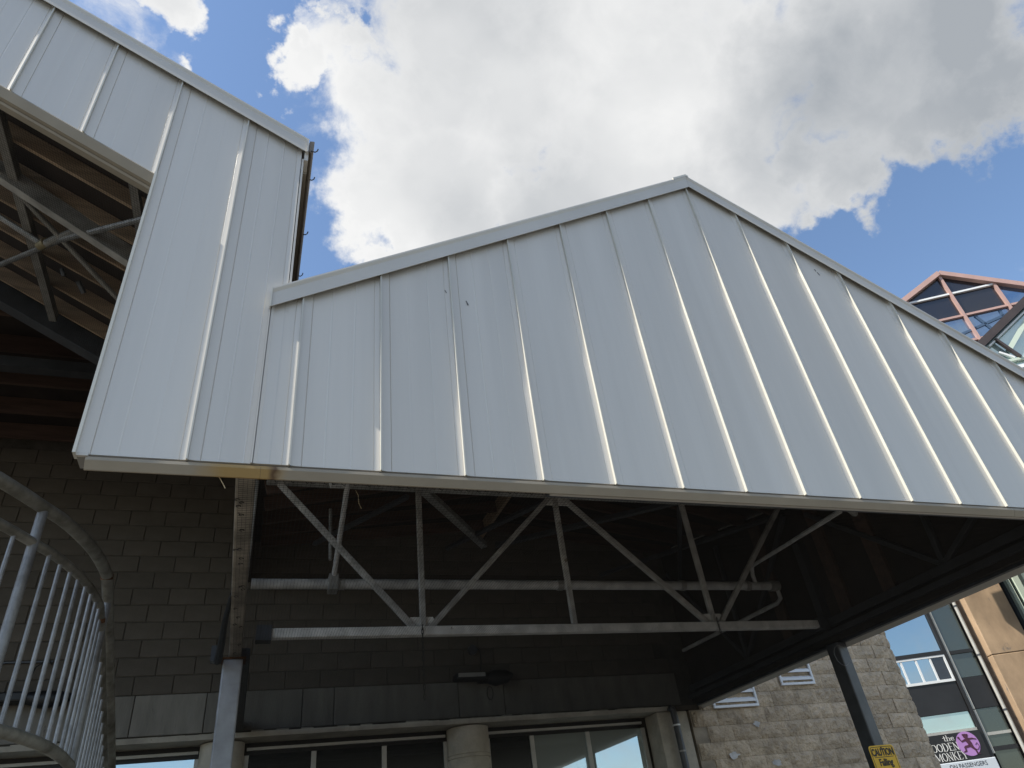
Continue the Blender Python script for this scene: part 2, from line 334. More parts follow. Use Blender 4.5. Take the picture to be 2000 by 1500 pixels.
# roof slab, gutter along the eave
def cpl(x, off=0.0): return 2.943 - 0.583 * x + off
XW = -8.0
MB().prism([(XW, YP + 0.121, cpl(XW, 0.222)), (0.0, YP + 0.121, cpl(0, 0.222)), (0.0, YP + 0.121, 3.86), (XW, YP + 0.121, 3.86 - 0.605 * XW)], (0, 2.24, 0)).build('roof', deck_m, wing_t)
gut = MB(); gut.prism([(0.0345, 2.803, 3.80), (0.050, 2.803, 3.785), (0.060, 2.803, 3.80), (0.064, 2.803, 3.90), (0.058, 2.803, 3.905), (0.0345, 2.803, 3.90)], (0, 2.4, 0))
gut_o = gut.build('gutter', mat('brown_gutter', (0.20, 0.165, 0.125), 0.5, 0.1, var=0.2), wing_t)
for y in (2.80, 3.02, 3.50, 3.92, 4.4):
    MB().tube([(0.045, y, 3.80), (0.072, y, 3.797), (0.084, y, 3.812), (0.088, y, 3.832)], 0.004, 6).build('gutter_clip', dsteel_m, gut_o)
MB().prism([(-0.035, YP + 0.125, 2.75), (-0.005, YP + 0.125, 2.75), (-0.005, YP + 0.125, 3.80), (-0.035, YP + 0.125, 3.80)], (0, 2.2, 0)).build('side_wall', trim_m, wing_t)
# rafters
k_ = (2.943 + 0.09) / 2.943
for y in [3.222, 3.54, 3.85, 4.17, 4.50, 4.82]:
    y *= k_
    a = Vector((-6.5, y, cpl(-6.5, 0.09 + 0.062))); b = Vector((-0.02, y, cpl(-0.02, 0.09 + 0.062)))
    MB().beam(a, b, 0.024, 0.112, (0, 0, 1)).build('rafter', wood_m, wing_t)
def pl(x, y, off=0.02): return (x, y, cpl(x, off))
MB().beam(pl(-4, 3.30), pl(-0.5, 3.78), 0.06, 0.12).build('roof_beam', steel_m, wing_t)
MB().beam(pl(-6, 5.08, 0.05), pl(-0.3, 5.16, 0.05), 0.13, 0.16).build('roof_beam', dsteel_m, wing_t)
MB().beam(pl(-1.735, 3.0, 0.04), pl(-1.752, 5.0, 0.04), 0.05, 0.08).build('roof_beam', steel_m, wing_t)
MB().beam(pl(-0.915, 2.97, 0.03), pl(-0.905, 3.6, 0.03), 0.045, 0.06).build('roof_beam', steel_m, wing_t)
MB().tube([pl(-1.9, 3.50, -0.01), pl(-1.657, 3.727, -0.01), pl(-1.154, 4.177, -0.01), pl(-0.75, 4.55, -0.01)], 0.018, 8).build('brace_rod', steel_m, wing_t, smooth=True)
# raised flat deck behind the slope, with joists
fb = MB(); fb.box(-8, -0.1, 5.34, 9.02, 5.16, 5.26); fb.prism([(-3.9, 5.28, cpl(-3.9, 0.3)), (-0.1, 5.28, cpl(-0.1, 0.3)), (-0.1, 5.28, 5.28), (-3.9, 5.28, 5.28)], (0, 0.055, 0)); fb.box(-0.13, -0.098, 5.336, 9.0, 3.3, 5.158)
fb.build('roof', deck_m, wing_t)
for y in (5.62, 6.22, 6.82, 7.42, 8.02, 8.6):
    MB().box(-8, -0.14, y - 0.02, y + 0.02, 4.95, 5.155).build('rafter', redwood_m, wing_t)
MB().box(-8, -0.14, 6.60, 6.72, 4.62, 4.74).build('roof_beam', dsteel_m, wing_t)

# ------------------------------------------------------------------ gable canopy
gab = thing('gable_canopy', (2.92, 6.0, -1.6), 'grey metal clad gable canopy on steel posts over the entrance, with open trusses beneath', 'canopy')
lines = [X0 + S * k for k in range(0, 15)]
edges = [-0.078] + lines + [XR]
for i in range(len(edges) - 1):
    x0, x1 = edges[i], edges[i+1]
    if x1 - x0 < 0.02: continue
    rb = 1.0 if x1 < 1.6 else 0.35
    if x0 < APX - 0.05 and x1 > APX + 0.05: pass
    yy = YP - 0.005 if i == 0 else YP
    panel_mesh(x0, x1, lambda x: ZB, lambda x: gable(x) + 0.105, rb, yy).build('panel', panel_m, gab)
for x in lines: seam(x, ZB - 0.005, gable(x) + 0.06, gab)
MB().box(-0.084, -0.0785, YP - 0.018, YP + 0.01, ZB - 0.002, gable(-0.08) + 0.02).build('corner_trim', trim_m, gab)
xe = XR + 0.22
strip(RAKE, [(-0.078, gable(-0.078)), (APX, APZ)], trim_m, 'rake_trim', gab)
strip(RAKE, [(APX + 0.001, APZ), (xe, gable(xe))], trim_m, 'rake_trim', gab)
MB().prism([(-0.084, YT - 0.011, gable(-0.078) - 0.008), (-0.084, YT - 0.011, gable(-0.078) + 0.122), (-0.084, YP + 0.06, gable(-0.078) + 0.14), (-0.084, YP + 0.06, gable(-0.078) - 0.006)], (0.006, 0, 0)).build('trim_end_cap', seam_m, gab)
MB().prism([(APX - 0.14, YT - 0.012, gable(APX - 0.14) + 0.119), (APX, YT - 0.012, APZ + 0.119), (APX + 0.02, YT - 0.012, APZ + 0.107), (APX + 0.02, YT - 0.012, APZ + 0.130), (APX, YT - 0.012, APZ + 0.142), (APX - 0.14, YT - 0.012, gable(APX - 0.14) + 0.142)], (0, 0.3, 0)).build('ridge_cap', seam_m, gab)
MB().prism([(-0.07, YP + 0.02, ZB + 0.004), (XR, YP + 0.02, ZB + 0.004), (XR, YP + 0.02, gable(XR) + 0.06), (APX, YP + 0.02, APZ + 0.06), (-0.07, YP + 0.02, gable(-0.07) + 0.06)], (0, 0.09, 0)).build('sheathing', deck_m, gab)
# drip flashing under the panels: a lit kick, then a beige face, then the soffit angle
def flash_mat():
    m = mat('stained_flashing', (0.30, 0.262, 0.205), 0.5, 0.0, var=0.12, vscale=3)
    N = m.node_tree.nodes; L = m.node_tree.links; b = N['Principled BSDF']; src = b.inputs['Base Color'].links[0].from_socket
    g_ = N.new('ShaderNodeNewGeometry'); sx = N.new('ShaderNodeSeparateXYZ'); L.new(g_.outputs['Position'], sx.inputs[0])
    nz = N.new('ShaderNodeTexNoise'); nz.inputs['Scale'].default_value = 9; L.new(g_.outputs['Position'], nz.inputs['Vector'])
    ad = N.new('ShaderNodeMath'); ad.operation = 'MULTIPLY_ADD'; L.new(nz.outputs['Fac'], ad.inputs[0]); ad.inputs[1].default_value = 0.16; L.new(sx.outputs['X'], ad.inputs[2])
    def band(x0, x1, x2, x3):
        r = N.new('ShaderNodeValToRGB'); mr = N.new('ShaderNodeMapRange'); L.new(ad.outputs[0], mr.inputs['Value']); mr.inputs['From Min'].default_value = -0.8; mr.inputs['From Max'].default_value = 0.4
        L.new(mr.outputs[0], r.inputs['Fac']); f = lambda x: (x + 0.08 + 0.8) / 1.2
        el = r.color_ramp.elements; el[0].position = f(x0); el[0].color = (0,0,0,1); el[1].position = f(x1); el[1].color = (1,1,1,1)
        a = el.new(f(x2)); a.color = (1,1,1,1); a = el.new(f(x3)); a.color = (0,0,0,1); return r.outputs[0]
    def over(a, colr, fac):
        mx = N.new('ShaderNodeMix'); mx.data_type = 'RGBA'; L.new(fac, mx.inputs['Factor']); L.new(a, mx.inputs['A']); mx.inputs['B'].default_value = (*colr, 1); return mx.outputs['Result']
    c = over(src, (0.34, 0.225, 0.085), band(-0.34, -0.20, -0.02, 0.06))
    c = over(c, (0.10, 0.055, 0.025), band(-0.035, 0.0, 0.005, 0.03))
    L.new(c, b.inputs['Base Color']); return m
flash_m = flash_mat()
FL = [(YP + 0.012, ZB - 0.010), (YP - 0.009, ZB - 0.012), (YP - 0.010, ZB - 0.027), (YP + 0.012, ZB - 0.062), (YP + 0.02, ZB - 0.062), (YP + 0.02, ZB - 0.010)]
strip(FL, [(-0.715, 0), (-0.04, 0)], flash_m, 'drip_flashing', wing_t)
strip(FL, [(-0.039, 0), (4.62, 0)], flash_m, 'drip_flashing', gab)
strip(FL, [(4.623, 0), (XR + 0.04, 0)], flash_m, 'drip_flashing', gab)
MB().box(0.03, 1.35, YP + 0.022, YP + 0.050, ZB - 0.046, ZB - 0.030).build('cable_track', galv_m, gab)
MB().box(1.352, XR, YP + 0.022, YP + 0.060, ZB - 0.052, ZB - 0.036).build('soffit_angle', trim_m, gab)
MB().box(1.352, XR, YP + 0.0605, YP + 0.11, ZB - 0.034, ZB + 0.0).build('soffit_angle', dsteel_m, gab)
sc = mat('dark_scuff', (0.14, 0.14, 0.14), 0.6)
for (x, z, l) in ((0.862, 2.80, 0.02), (0.985, 2.74, 0.03), (0.99, 2.72, 0.012), (2.13, 2.23, 0.028), (3.93, 3.62, 0.02), (3.945, 3.59, 0.03)):
    MB().beam((x, YP - 0.002, z), (x + l * 0.4, YP - 0.002, z - l), 0.005, 0.003, (0, 1, 0)).build('scuff', sc, gab)
# roof planes: eaves climb towards the back, ridge level
def eave(y): return 2.58 + 0.205 * (y - 2.85)
RZ = 4.12
def under(x, y):
    t = 1 - min(1, abs(x - APX) / 3.0); return eave(y) + (RZ - eave(y)) * t
ny = 12
for sx in (-1, 1):
    vs = []; fs = []
    xo = APX + sx * 3.12
    for j in range(ny + 1):
        y = 2.955 + (9.10 - 2.955) * j / ny
        vs += [(xo, y, eave(y)), (APX, y, RZ), (APX, y, RZ + 0.06), (xo, y, eave(y) + 0.06)]
    for j in range(ny):
        for q in range(4): fs.append((4*j + q, 4*j + (q+1) % 4, 4*j + 4 + (q+1) % 4, 4*j + 4 + q))
    fs += [(0,1,2,3), (4*ny+3, 4*ny+2, 4*ny+1, 4*ny)]
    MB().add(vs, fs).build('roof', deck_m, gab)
    for j in range(10):
        y = 3.25 + 0.6 * j
        z0 = eave(y) - 0.07
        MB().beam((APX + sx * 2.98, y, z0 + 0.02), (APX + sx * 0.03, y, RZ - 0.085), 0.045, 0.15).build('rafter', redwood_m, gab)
MB().beam((APX, 2.96, RZ - 0.09), (APX, 8.92, RZ - 0.09), 0.05, 0.2).build('ridge_beam', wood_m, gab)
# right side wall of the canopy
MB().prism([(XR + 0.002, 2.862, ZB + 0.0), (XR + 0.002, 8.925, ZB + 0.0), (XR + 0.002, 8.925, eave(8.93)), (XR + 0.002, 2.862, eave(2.862))], (0.05, 0, 0)).build('side_wall', trim_m, gab)
MB().prism([(XR - 0.03, 2.97, 1.70), (XR - 0.03, 8.92, 1.70), (XR - 0.03, 8.92, eave(8.92) - 0.03), (XR - 0.03, 2.97, eave(2.97) - 0.03)], (0.028, 0, 0)).build('inner_lining', deck_m, gab)
MB().box(XR - 0.155, XR - 0.02, 2.955, 8.9, 1.650, 1.698).build('edge_beam', dsteel_m, gab)
MB().box(XR - 0.10, XR - 0.015, 2.957, 8.9, 1.598, 1.648).build('edge_beam', deck_m, gab)
MB().box(XR - 0.05, XR + 0.0, 2.958, 8.9, 1.570, 1.5965).build('edge_beam', dsteel_m, gab)
MB().prism([(XR + 0.003, 2.87, 1.577), (XR + 0.06, 2.87, 1.577), (XR + 0.06, 2.87, 1.540), (XR + 0.045, 2.87, 1.535)], (0, 6.05, 0)).build('drip_flashing', trim_m, gab)
for z in (1.625, 1.672):
    MB().tube([(XR - 0.16 + (1.698 - z) * 0.9, 2.96, z), (XR - 0.16 + (1.698 - z) * 0.9, 8.9, z)], 0.006, 6).build('net_cable', galv_m, gab)
# left edge beam wrapped in net, posts
MB().prism([(-0.145, 2.96, 1.585), (-0.060, 2.96, 1.585), (-0.072, 5.92, 1.585), (-0.160, 5.92, 1.585)], (0, 0, 0.11)).build('edge_beam', wrap_m, gab, bevel=0.008, label='weathered pale beam wrapped in bird net')
MB().box(-0.125, -0.005, 6.08, 8.90, 1.60, 1.70).build('edge_beam', dsteel_m, gab, bevel=0.008)
MB().box(-0.200, -0.055, 5.925, 6.075, -1.6, 1.575).build('post', lsteel_m, gab, bevel=0.012)
MB().box(-0.165, -0.085, 5.96, 6.04, 1.59, 3.16).build('post', steel_m, gab, bevel=0.01)
MB().box(-0.215, -0.035, 5.921, 6.10, 1.5755, 1.589).build('post_cap', rust_m, gab)
pr_ = MB().box(-0.075, 0.075, -0.075, 0.075, 0, 3.18); me_ = pr_.mesh('post'); me_.materials.append(dsteel_m)
po = link('post', me_, gab, None, None, 0.012); po.location = Vector((XR - 0.075, 6.02, -1.6)) - Vector((2.92, 6.0, -1.6)); po.rotation_euler.z = rad(10)
MB().box(XR - 0.13, XR - 0.03, 5.97, 6.07, 1.70, 2.7).build('post', dsteel_m, gab)
# truss across the canopy at y = 6
def member(a, b, name='truss_web', w=0.05, parent=gab, m=None): return MB().beam(a, b, w, w, (0, 1, 0)).build(name, m or web_steel_m, parent, bevel=0.006)
TY = 6.0; cz = 1.778
MB().box(0.03, 5.74, TY - 0.04, TY + 0.04, cz - 0.038, cz + 0.038).build('bottom_chord', pale_steel_m, gab, bevel=0.008)
MB().box(-0.02, 5.84, TY - 0.04, TY + 0.04, 3.14, 3.23).build('top_chord', steel_m, gab, bevel=0.008)
bn = [1.385, 4.395]; tn = [0.09, 2.865, 5.73]
for x in (1.395, 2.845, 4.39): member((x, TY, cz + 0.04), (x, TY, 3.145), w=0.05)
for a, b in ((bn[0] - 0.07, tn[0]), (bn[0] + 0.07, tn[1] - 0.06), (bn[1] - 0.07, tn[1] + 0.06), (bn[1] + 0.07, tn[2])):
    member((a, TY, cz + 0.03), (b, TY, 3.15), w=0.05)
for x, z in ((bn[0], cz + 0.055), (bn[1], cz + 0.055), (tn[1], 3.10)):
    MB().prism([(x - 0.15, TY - 0.006, z - 0.05), (x + 0.15, TY - 0.006, z - 0.05), (x + 0.10, TY - 0.006, z + 0.07), (x - 0.10, TY - 0.006, z + 0.07)], (0, 0.012, 0)).build('gusset', pale_steel_m, gab)
for x in (0.05, 5.70): MB().box(x - 0.03, x + 0.09, TY - 0.055, TY + 0.055, cz - 0.06, cz + 0.06).build('end_plate', dsteel_m, gab)
# second truss close to the wall
TY2 = 8.86
MB().box(0.0, 5.74, TY2 - 0.03, TY2 + 0.03, 3.2, 3.28).build('top_chord', dsteel_m, gab)
# side truss in the plane of the right edge
SXP = XR - 0.075
MB().box(SXP - 0.035, SXP + 0.035, 2.97, 8.9, 1.745, 1.825).build('bottom_chord', dsteel_m, gab, bevel=0.006)
for a, b, z in ((4.40, 5.75, 2.95), (4.40, 4.36, 2.62), (4.40, 3.1, 2.5), (7.5, 6.08, 3.1), (7.5, 7.5, 3.3), (7.5, 8.8, 3.4)):
    member((SXP, a, 1.82), (SXP, b, z), m=dsteel_m, w=0.05)
for y in (5.0, 5.62, 6.6): MB().box(XR - 0.075, XR - 0.032, y, y + 0.16, 1.83, eave(y) - 0.05).build('stud', redwood_m, gab)
# plan bracing at top chord level
member((1.42, 6.0, 3.18), (2.62, 7.78, 3.36), 'plan_brace', 0.08, m=steel_m); member((4.42, 6.0, 3.18), (2.78, 7.78, 3.36), 'plan_brace', 0.06, m=dsteel_m)
member((1.30, 6.05, 3.10), (0.55, 7.6, 3.25), 'plan_brace', 0.045, m=dsteel_m); member((2.8, 6.05, 3.14), (2.2, 8.0, 3.4), 'plan_brace', 0.05, m=dsteel_m)
member((5.7, 6.05, 3.06), (4.6, 8.6, 3.3), 'plan_brace', 0.05, m=dsteel_m); member((4.4, 6.05, 3.14), (5.75, 8.4, 3.1), 'plan_brace', 0.05, m=dsteel_m)
# bracket and rolled net hanging beside the left post
rn = thing('rolled_net', (-0.19, 5.9, 1.2), 'black roll of spare netting hanging down beside the left post', 'net')
MB().tube([(-0.15, 4.55, 1.60), (-0.185, 5.0, 1.595), (-0.21, 5.5, 1.57), (-0.235, 5.88, 1.55), (-0.24, 5.9, 1.60)], [0.012, 0.018, 0.025, 0.03, 0.02], 8).build('roll', net_m, rn, smooth=True)
MB().box(-0.29, -0.215, 5.86, 5.95, 1.55, 1.66).build('clip', dsteel_m, rn)

# ------------------------------------------------------------------ nets
def net(name, o, u, v, nu, nv, lu, lv, parent, r=0.0007, sag=0.0):
    o = Vector(o); u = Vector(u).normalized(); v = Vector(v).normalized(); b = MB(); nrm = u.cross(v)
    def wire(p, q):
        d = (q - p).normalized(); s_ = d.cross(nrm)
        ofs = [s_ * r + nrm * r * 0.6, -s_ * r + nrm * r * 0.6, -nrm * r * 1.2]
        seg = 8; vs = []; fs = []
        for i in range(seg + 1):
            t = i / seg; c = p.lerp(q, t)
            for w in ofs:
                a = (c - o).dot(u) / lu; bb = (c - o).dot(v) / lv
                vs.append(c + w + Vector((0, 0, -sag * math.sin(math.pi * a) * math.sin(math.pi * bb))))
        for i in range(seg):
            for k in range(3): fs.append((3*i+k, 3*i+(k+1) % 3, 3*i+3+(k+1) % 3, 3*i+3+k))
        b.add(vs, fs)
    for i in range(nu + 1): wire(o + u * (lu * i / nu), o + u * (lu * i / nu) + v * lv)
    for j in range(nv + 1): wire(o + v * (lv * j / nv), o + v * (lv * j / nv) + u * lu)
    return b
n1 = thing('bird_net', (2.9, 5.9, ZB), 'fine black bird netting stretched flat across the underside of the gable canopy', 'net', 'bird nets under the canopies')
net('mesh', (-0.13, 2.90, ZB - 0.005), (1, 0, 0), (0, 1, 0), 300, 300, 5.92, 5.95, n1, sag=0.01).build('mesh', net_m, n1)
hr = MB()
for i in range(34):
    x = 0.02 + 0.046 * i + random.uniform(-0.015, 0.015); r_ = 0.010 + random.random() * 0.004
    hr.tube([(x + r_ * math.cos(a) * 0.7, YP + 0.058 + random.uniform(0, 0.004), ZB - 0.030 + r_ * math.sin(a) - 0.008) for a in [0.4 + k * 0.75 for k in range(8)]], 0.0016, 5)
hr.build('hog_ring', ink_m, n1, kind='stuff')
hr2 = MB()
for i in range(19):
    y = random.uniform(2.98, 5.8); x = -0.11 + random.uniform(-0.03, 0.025)
    hr2.tube([(x + 0.011 * math.cos(a), y + 0.004 * math.sin(a), 1.577 + 0.006 * math.sin(a)) for a in [k * 0.8 for k in range(7)]], 0.0022, 5)
hr2.build('hog_ring', ink_m, n1, kind='stuff')
n2 = thing('bird_net', (-2.0, 4.0, cpl(-2.0, -0.03)), 'fine black bird netting stretched below the sloping rafters at upper left', 'net', 'bird nets under the canopies')
du = Vector((-1, 0, 0.583)).normalized()
net('mesh', (-0.72, 2.99, cpl(-0.72, -0.035)), du, (0, 1, 0), 140, 110, 2.75, 2.15, n2, sag=0.01).build('mesh', net_m, n2)

# ------------------------------------------------------------------ sprinkler pipes
sp = thing('sprinkler_pipe', (2.6, 6.3, 2.3), 'large grey sprinkler main running level behind the truss web under the gable', 'pipe', 'sprinkler pipes')
PY, PZ = 6.32, 2.315
MB().tube([(-0.06, PY, PZ), (5.52, PY, PZ)], 0.046, 16).build('main_pipe', grey_pipe_m, sp, smooth=True)
for x in (0.72, 2.9, 4.35, 5.2): MB().tube([(x - 0.03, PY, PZ), (x + 0.03, PY, PZ)], 0.053, 16).build('coupling', steel_m, sp, smooth=True)
MB().tube([(0.655, 5.5, 2.93), (0.655, 5.55, 2.90), (0.645, PY - 0.05, PZ + 0.06)], 0.024, 10).build('sway_brace', grey_pipe_m, sp, smooth=True)
MB().box(0.60, 0.69, PY - 0.075, PY + 0.07, PZ - 0.075, PZ + 0.08).build('brace_clamp', steel_m, sp, bevel=0.01)
MB().tube([(0.655, 5.52, 2.92), (0.52, 5.52, 2.90), (0.50, 5.52, 3.0)], 0.028, 8).build('brace_fitting', grey_pipe_m, sp, smooth=True)
MB().tube([(0.60, 6.2, 2.5), (0.60, 6.4, 3.1)], 0.016, 8).build('hanger_rod', steel_m, sp, smooth=True)
MB().tube([(4.10, 3.70, 1.935), (5.25, 6.2, 2.50)], 0.020, 8).build('branch_pipe', grey_pipe_m, sp, smooth=True)
MB().tube([(4.10, 3.62, 1.93), (4.24, 3.70, 1.925)], 0.026, 8).build('sprinkler_fitting', steel_m, sp, smooth=True)
MB().tube([(5.25, 6.2, 2.5), (5.28, 6.27, 2.42), (5.33, PY, PZ)], 0.022, 8).build('branch_pipe', grey_pipe_m, sp, smooth=True)
MB().tube([(5.52, PY, PZ), (5.60, PY, PZ - 0.02), (5.62, 6.34, 2.18), (5.62, 6.42, 2.15), (5.80, 8.8, 2.28)], 0.024, 8).build('branch_pipe', grey_pipe_m, sp, smooth=True)
MB().tube([(5.50, PY, PZ), (5.62, PY, PZ)], 0.06, 12).build('end_cap', steel_m, sp, smooth=True)
sp2 = thing('sprinkler_pipe', (-1.5, 4.0, 3.8), 'thin grey sprinkler branch with a yellow tee crossing under the sloping rafters', 'pipe', 'sprinkler pipes')
MB().tube([pl(-2.9, 5.52, -0.015), pl(-2.079, 4.611, -0.015), pl(-1.483, 3.891, -0.015), pl(-0.882, 3.26, -0.015), pl(-0.72, 3.10, -0.015)], 0.019, 8).build('branch_pipe', galv_m, sp2, smooth=True)
MB().tube([pl(-3.4, 4.0, -0.015), pl(-1.933, 4.02, -0.015), pl(-1.62, 4.06, -0.015)], 0.022, 8).build('branch_pipe', galv_m, sp2, smooth=True)
tee = mat('brass_tee', (0.30, 0.25, 0.15), 0.5, 0.3, var=0.3, vscale=20)
MB().tube([pl(-1.66, 4.08, -0.02), pl(-1.60, 4.00, -0.02)], 0.034, 10).build('tee', tee, sp2, smooth=True)
MB().tube([pl(-1.60, 4.01, -0.02), pl(-1.40, 3.80, 0.02), pl(-1.28, 3.66, 0.03)], 0.030, 10).build('coupling', steel_m, sp2, smooth=True)
MB().tube([pl(-1.53, 4.20, -0.02), pl(-1.51, 4.23, -0.05)], 0.016, 8).build('sprinkler_head', dsteel_m, sp2, smooth=True)
MB().tube([pl(-1.42, 4.24, -0.02), pl(-1.38, 4.30, -0.05)], 0.018, 8).build('sprinkler_head', dsteel_m, sp2, smooth=True)

# ------------------------------------------------------------------ block wall building behind
WY = 8.96
bw = thing('block_building', (1.5, WY, -1.6), 'dark grey block building wall with a concrete lintel and window band behind the canopy', 'building')
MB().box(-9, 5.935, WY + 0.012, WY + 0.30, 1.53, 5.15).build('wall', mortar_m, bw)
MB().box(-26, -9.5, 5.8, 12, -1.6, 34).build('added_shade_mass', mat('shade_mass_grey', (0.30, 0.28, 0.25), 0.9, var=0.2, vscale=0.5), bw)  # unseen mass added at far left to keep sun off the stone wall
def block_mesh(w, h, d=0.03, ch=0.006):
    b = MB(); x, z = w/2, h/2
    vs = [(-x, d, -z), (x, d, -z), (x, d, z), (-x, d, z), (-x, ch, -z), (x, ch, -z), (x, ch, z), (-x, ch, z), (-x+ch, 0, -z+ch), (x-ch, 0, -z+ch), (x-ch, 0, z-ch), (-x+ch, 0, z-ch)]
    fs = [(0,1,5,4), (1,2,6,5), (2,3,7,6), (3,0,4,7), (4,5,9,8), (5,6,10,9), (6,7,11,10), (7,4,8,11), (8,9,10,11)]
    b.add(vs, fs); return b
bm_full = block_mesh(0.391, 0.191); me_full = bm_full.mesh('block'); me_full.materials.append(block_m)
org_bw = org(bw); rest = MB(); cnt = 0
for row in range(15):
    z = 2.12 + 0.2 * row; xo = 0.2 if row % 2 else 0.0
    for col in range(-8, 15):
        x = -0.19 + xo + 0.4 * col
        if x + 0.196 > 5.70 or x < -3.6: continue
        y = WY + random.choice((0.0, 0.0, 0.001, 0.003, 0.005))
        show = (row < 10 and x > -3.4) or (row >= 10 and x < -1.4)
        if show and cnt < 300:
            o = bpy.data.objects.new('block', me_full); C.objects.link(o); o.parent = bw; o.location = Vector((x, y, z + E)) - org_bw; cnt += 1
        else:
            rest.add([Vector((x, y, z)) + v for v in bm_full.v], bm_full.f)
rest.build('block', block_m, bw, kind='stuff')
# concrete lintel with form joints, lip, soffit and columns
jx = [-9, -2.35, -1.15, -0.42, 0.62, 0.98, 2.5, 3.1, 5.66]
for a, b in zip(jx[:-1], jx[1:]):
    MB().box(a + 0.004, b - 0.004, WY - 0.012 + random.uniform(0, 0.004), WY + 0.345, 1.605, 2.015).build('lintel', conc_m, bw, bevel=0.006)
lip = MB(); n_ = 60
for i in range(n_):
    a = -2.6 + 8.05 * i / n_; b_ = -2.6 + 8.05 * (i + 1) / n_
    lip.box(a, b_ - 0.0005, WY - 0.055 + random.uniform(0, 0.008), WY + 0.34, 1.528, 1.585 + random.uniform(-0.008, 0.014))
lip.build('ledge', cream_m, bw)
MB().box(-9, -2.605, WY - 0.05, WY + 0.34, 1.53, 1.59).build('ledge', cream_m, bw)
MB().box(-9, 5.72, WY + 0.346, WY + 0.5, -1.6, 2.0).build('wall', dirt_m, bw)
def column(x, r, y=9.2):
    b = MB(); b.tube([(x, y, -1.6), (x, y, 1.16)], r, 32); b.tube([(x, y, 1.16), (x, y, 1.175)], r - 0.012, 32); b.tube([(x, y, 1.175), (x, y, 1.205)], r + 0.004, 32)
    b.tube([(x, y, 1.205), (x, y, 1.215)], r - 0.012, 32); b.tube([(x, y, 1.215), (x, y, 1.515)], r, 32)
    b.build('column', cream_m, bw, smooth=True)
column(2.655, 0.262); column(-0.20, 0.235)
MB().box(5.24, 5.715, WY - 0.005, WY + 0.34, -1.6, 1.524).build('pilaster', cream_m, bw, bevel=0.01)
def window(x0, x1, muls, lab, gl):
    y = 9.28
    o = MB().box(x0, x1, y - 0.02, y + 0.02, 1.446, 1.476).build('window', alum_m, bw, label=lab)
    MB().box(x0, x1, y + 0.0205, y + 0.05, 1.40, 1.527).build('window_head', black_m, o)
    ed = [x0] + muls + [x1]
    for i, x in enumerate(ed):
        MB().box(x - 0.028, x + 0.028, y - 0.018, y + 0.03, -1.2, 1.398).build('mullion', alum_m, o)
    for i in range(len(ed) - 1):
        MB().box(ed[i] + 0.029, ed[i+1] - 0.029, y + 0.005, y + 0.012, -1.2, 1.399).build('pane', gl[i], o)
window(0.06, 2.385, [0.805, 1.625], 'dark window of three panes left of the middle column', [dglass_m] * 3)
window(2.93, 5.16, [3.53, 4.325], 'window right of the middle column with two pale reflecting panes', [dglass_m, rglass_m, rglass_m])
window(-2.9, -0.45, [-1.5], 'dark window behind the stair railing', [rglass_m, rglass_m])
# wall fittings
fl = thing('floodlight', (2.75, WY, 2.05), 'black twin floodlight with a pale lens mounted on the block wall', 'light', 'floodlights on the block wall')
MB().box(2.42, 2.83, WY - 0.24, WY - 0.06, 1.995, 2.075).build('housing', black_m, fl, bevel=0.02)
MB().box(2.45, 2.80, WY - 0.246, WY - 0.241, 2.022, 2.068).build('lens', alum_m, fl)
MB().tube([(2.84, WY - 0.13, 2.03), (2.95, WY - 0.14, 2.02), (3.10, WY - 0.15, 2.03), (3.19, WY - 0.15, 2.045)], [0.06, 0.10, 0.085, 0.03], 14).build('second_head', black_m, fl, smooth=True)
MB().box(2.76, 2.88, WY - 0.06, WY - 0.013, 1.98, 2.10).build('bracket', black_m, fl)
MB().tube([(2.90 + 0.05 * math.cos(a) * 0.8, WY - 0.06, 1.86 + 0.08 * math.sin(a)) for a in [1.6 + k * 0.55 for k in range(12)]], 0.005, 5).build('cable', black_m, fl)
jb = thing('junction_box', (2.72, WY, 2.40), 'round junction box with a looped cable above the floodlight', 'junction box')
MB().tube([(2.72, WY - 0.002, 2.40), (2.72, WY - 0.055, 2.40)], 0.062, 18).build('box', dsteel_m, jb, smooth=True)
MB().tube([(2.76, WY - 0.05, 2.43), (2.81, WY - 0.06, 2.38), (2.82, WY - 0.05, 2.25), (2.80, WY - 0.04, 2.12)], 0.006, 6).build('cable', black_m, jb)
fl2 = thing('floodlight', (-2.2, WY, 2.02), 'black floodlight on the wall seen through the stair railing bars', 'light', 'floodlights on the block wall')
MB().box(-2.55, -2.15, WY - 0.24, WY - 0.05, 1.96, 2.06).build('housing', black_m, fl2, bevel=0.02)
MB().tube([(-2.14, WY - 0.14, 2.01), (-2.0, WY - 0.14, 1.99), (-1.85, WY - 0.14, 1.99), (-1.72, WY - 0.14, 2.01)], [0.06, 0.09, 0.08, 0.03], 14).build('second_head', black_m, fl2, smooth=True)
MB().tube([(-2.02, WY - 0.03, 2.36), (-2.06, WY - 0.05, 2.42), (-2.16, WY - 0.05, 2.34), (-2.2, WY - 0.05, 2.18), (-2.2, WY - 0.05, 2.05)], 0.007, 6).build('cable', black_m, fl2)
MB().tube([(-3.2, WY - 0.02, 2.40), (-2.02, WY - 0.02, 2.40)], 0.012, 6).build('conduit', dsteel_m, fl2)
dp = thing('standpipe', (5.46, WY, 0), 'dark pipe with pale bands running down beside the stone wall corner', 'pipe')
MB().tube([(5.46, WY - 0.09, -1.6), (5.46, WY - 0.09, 1.48), (5.45, WY - 0.09, 1.53), (5.40, WY - 0.09, 1.56)], 0.045, 12).build('pipe_run', dsteel_m, dp, smooth=True)
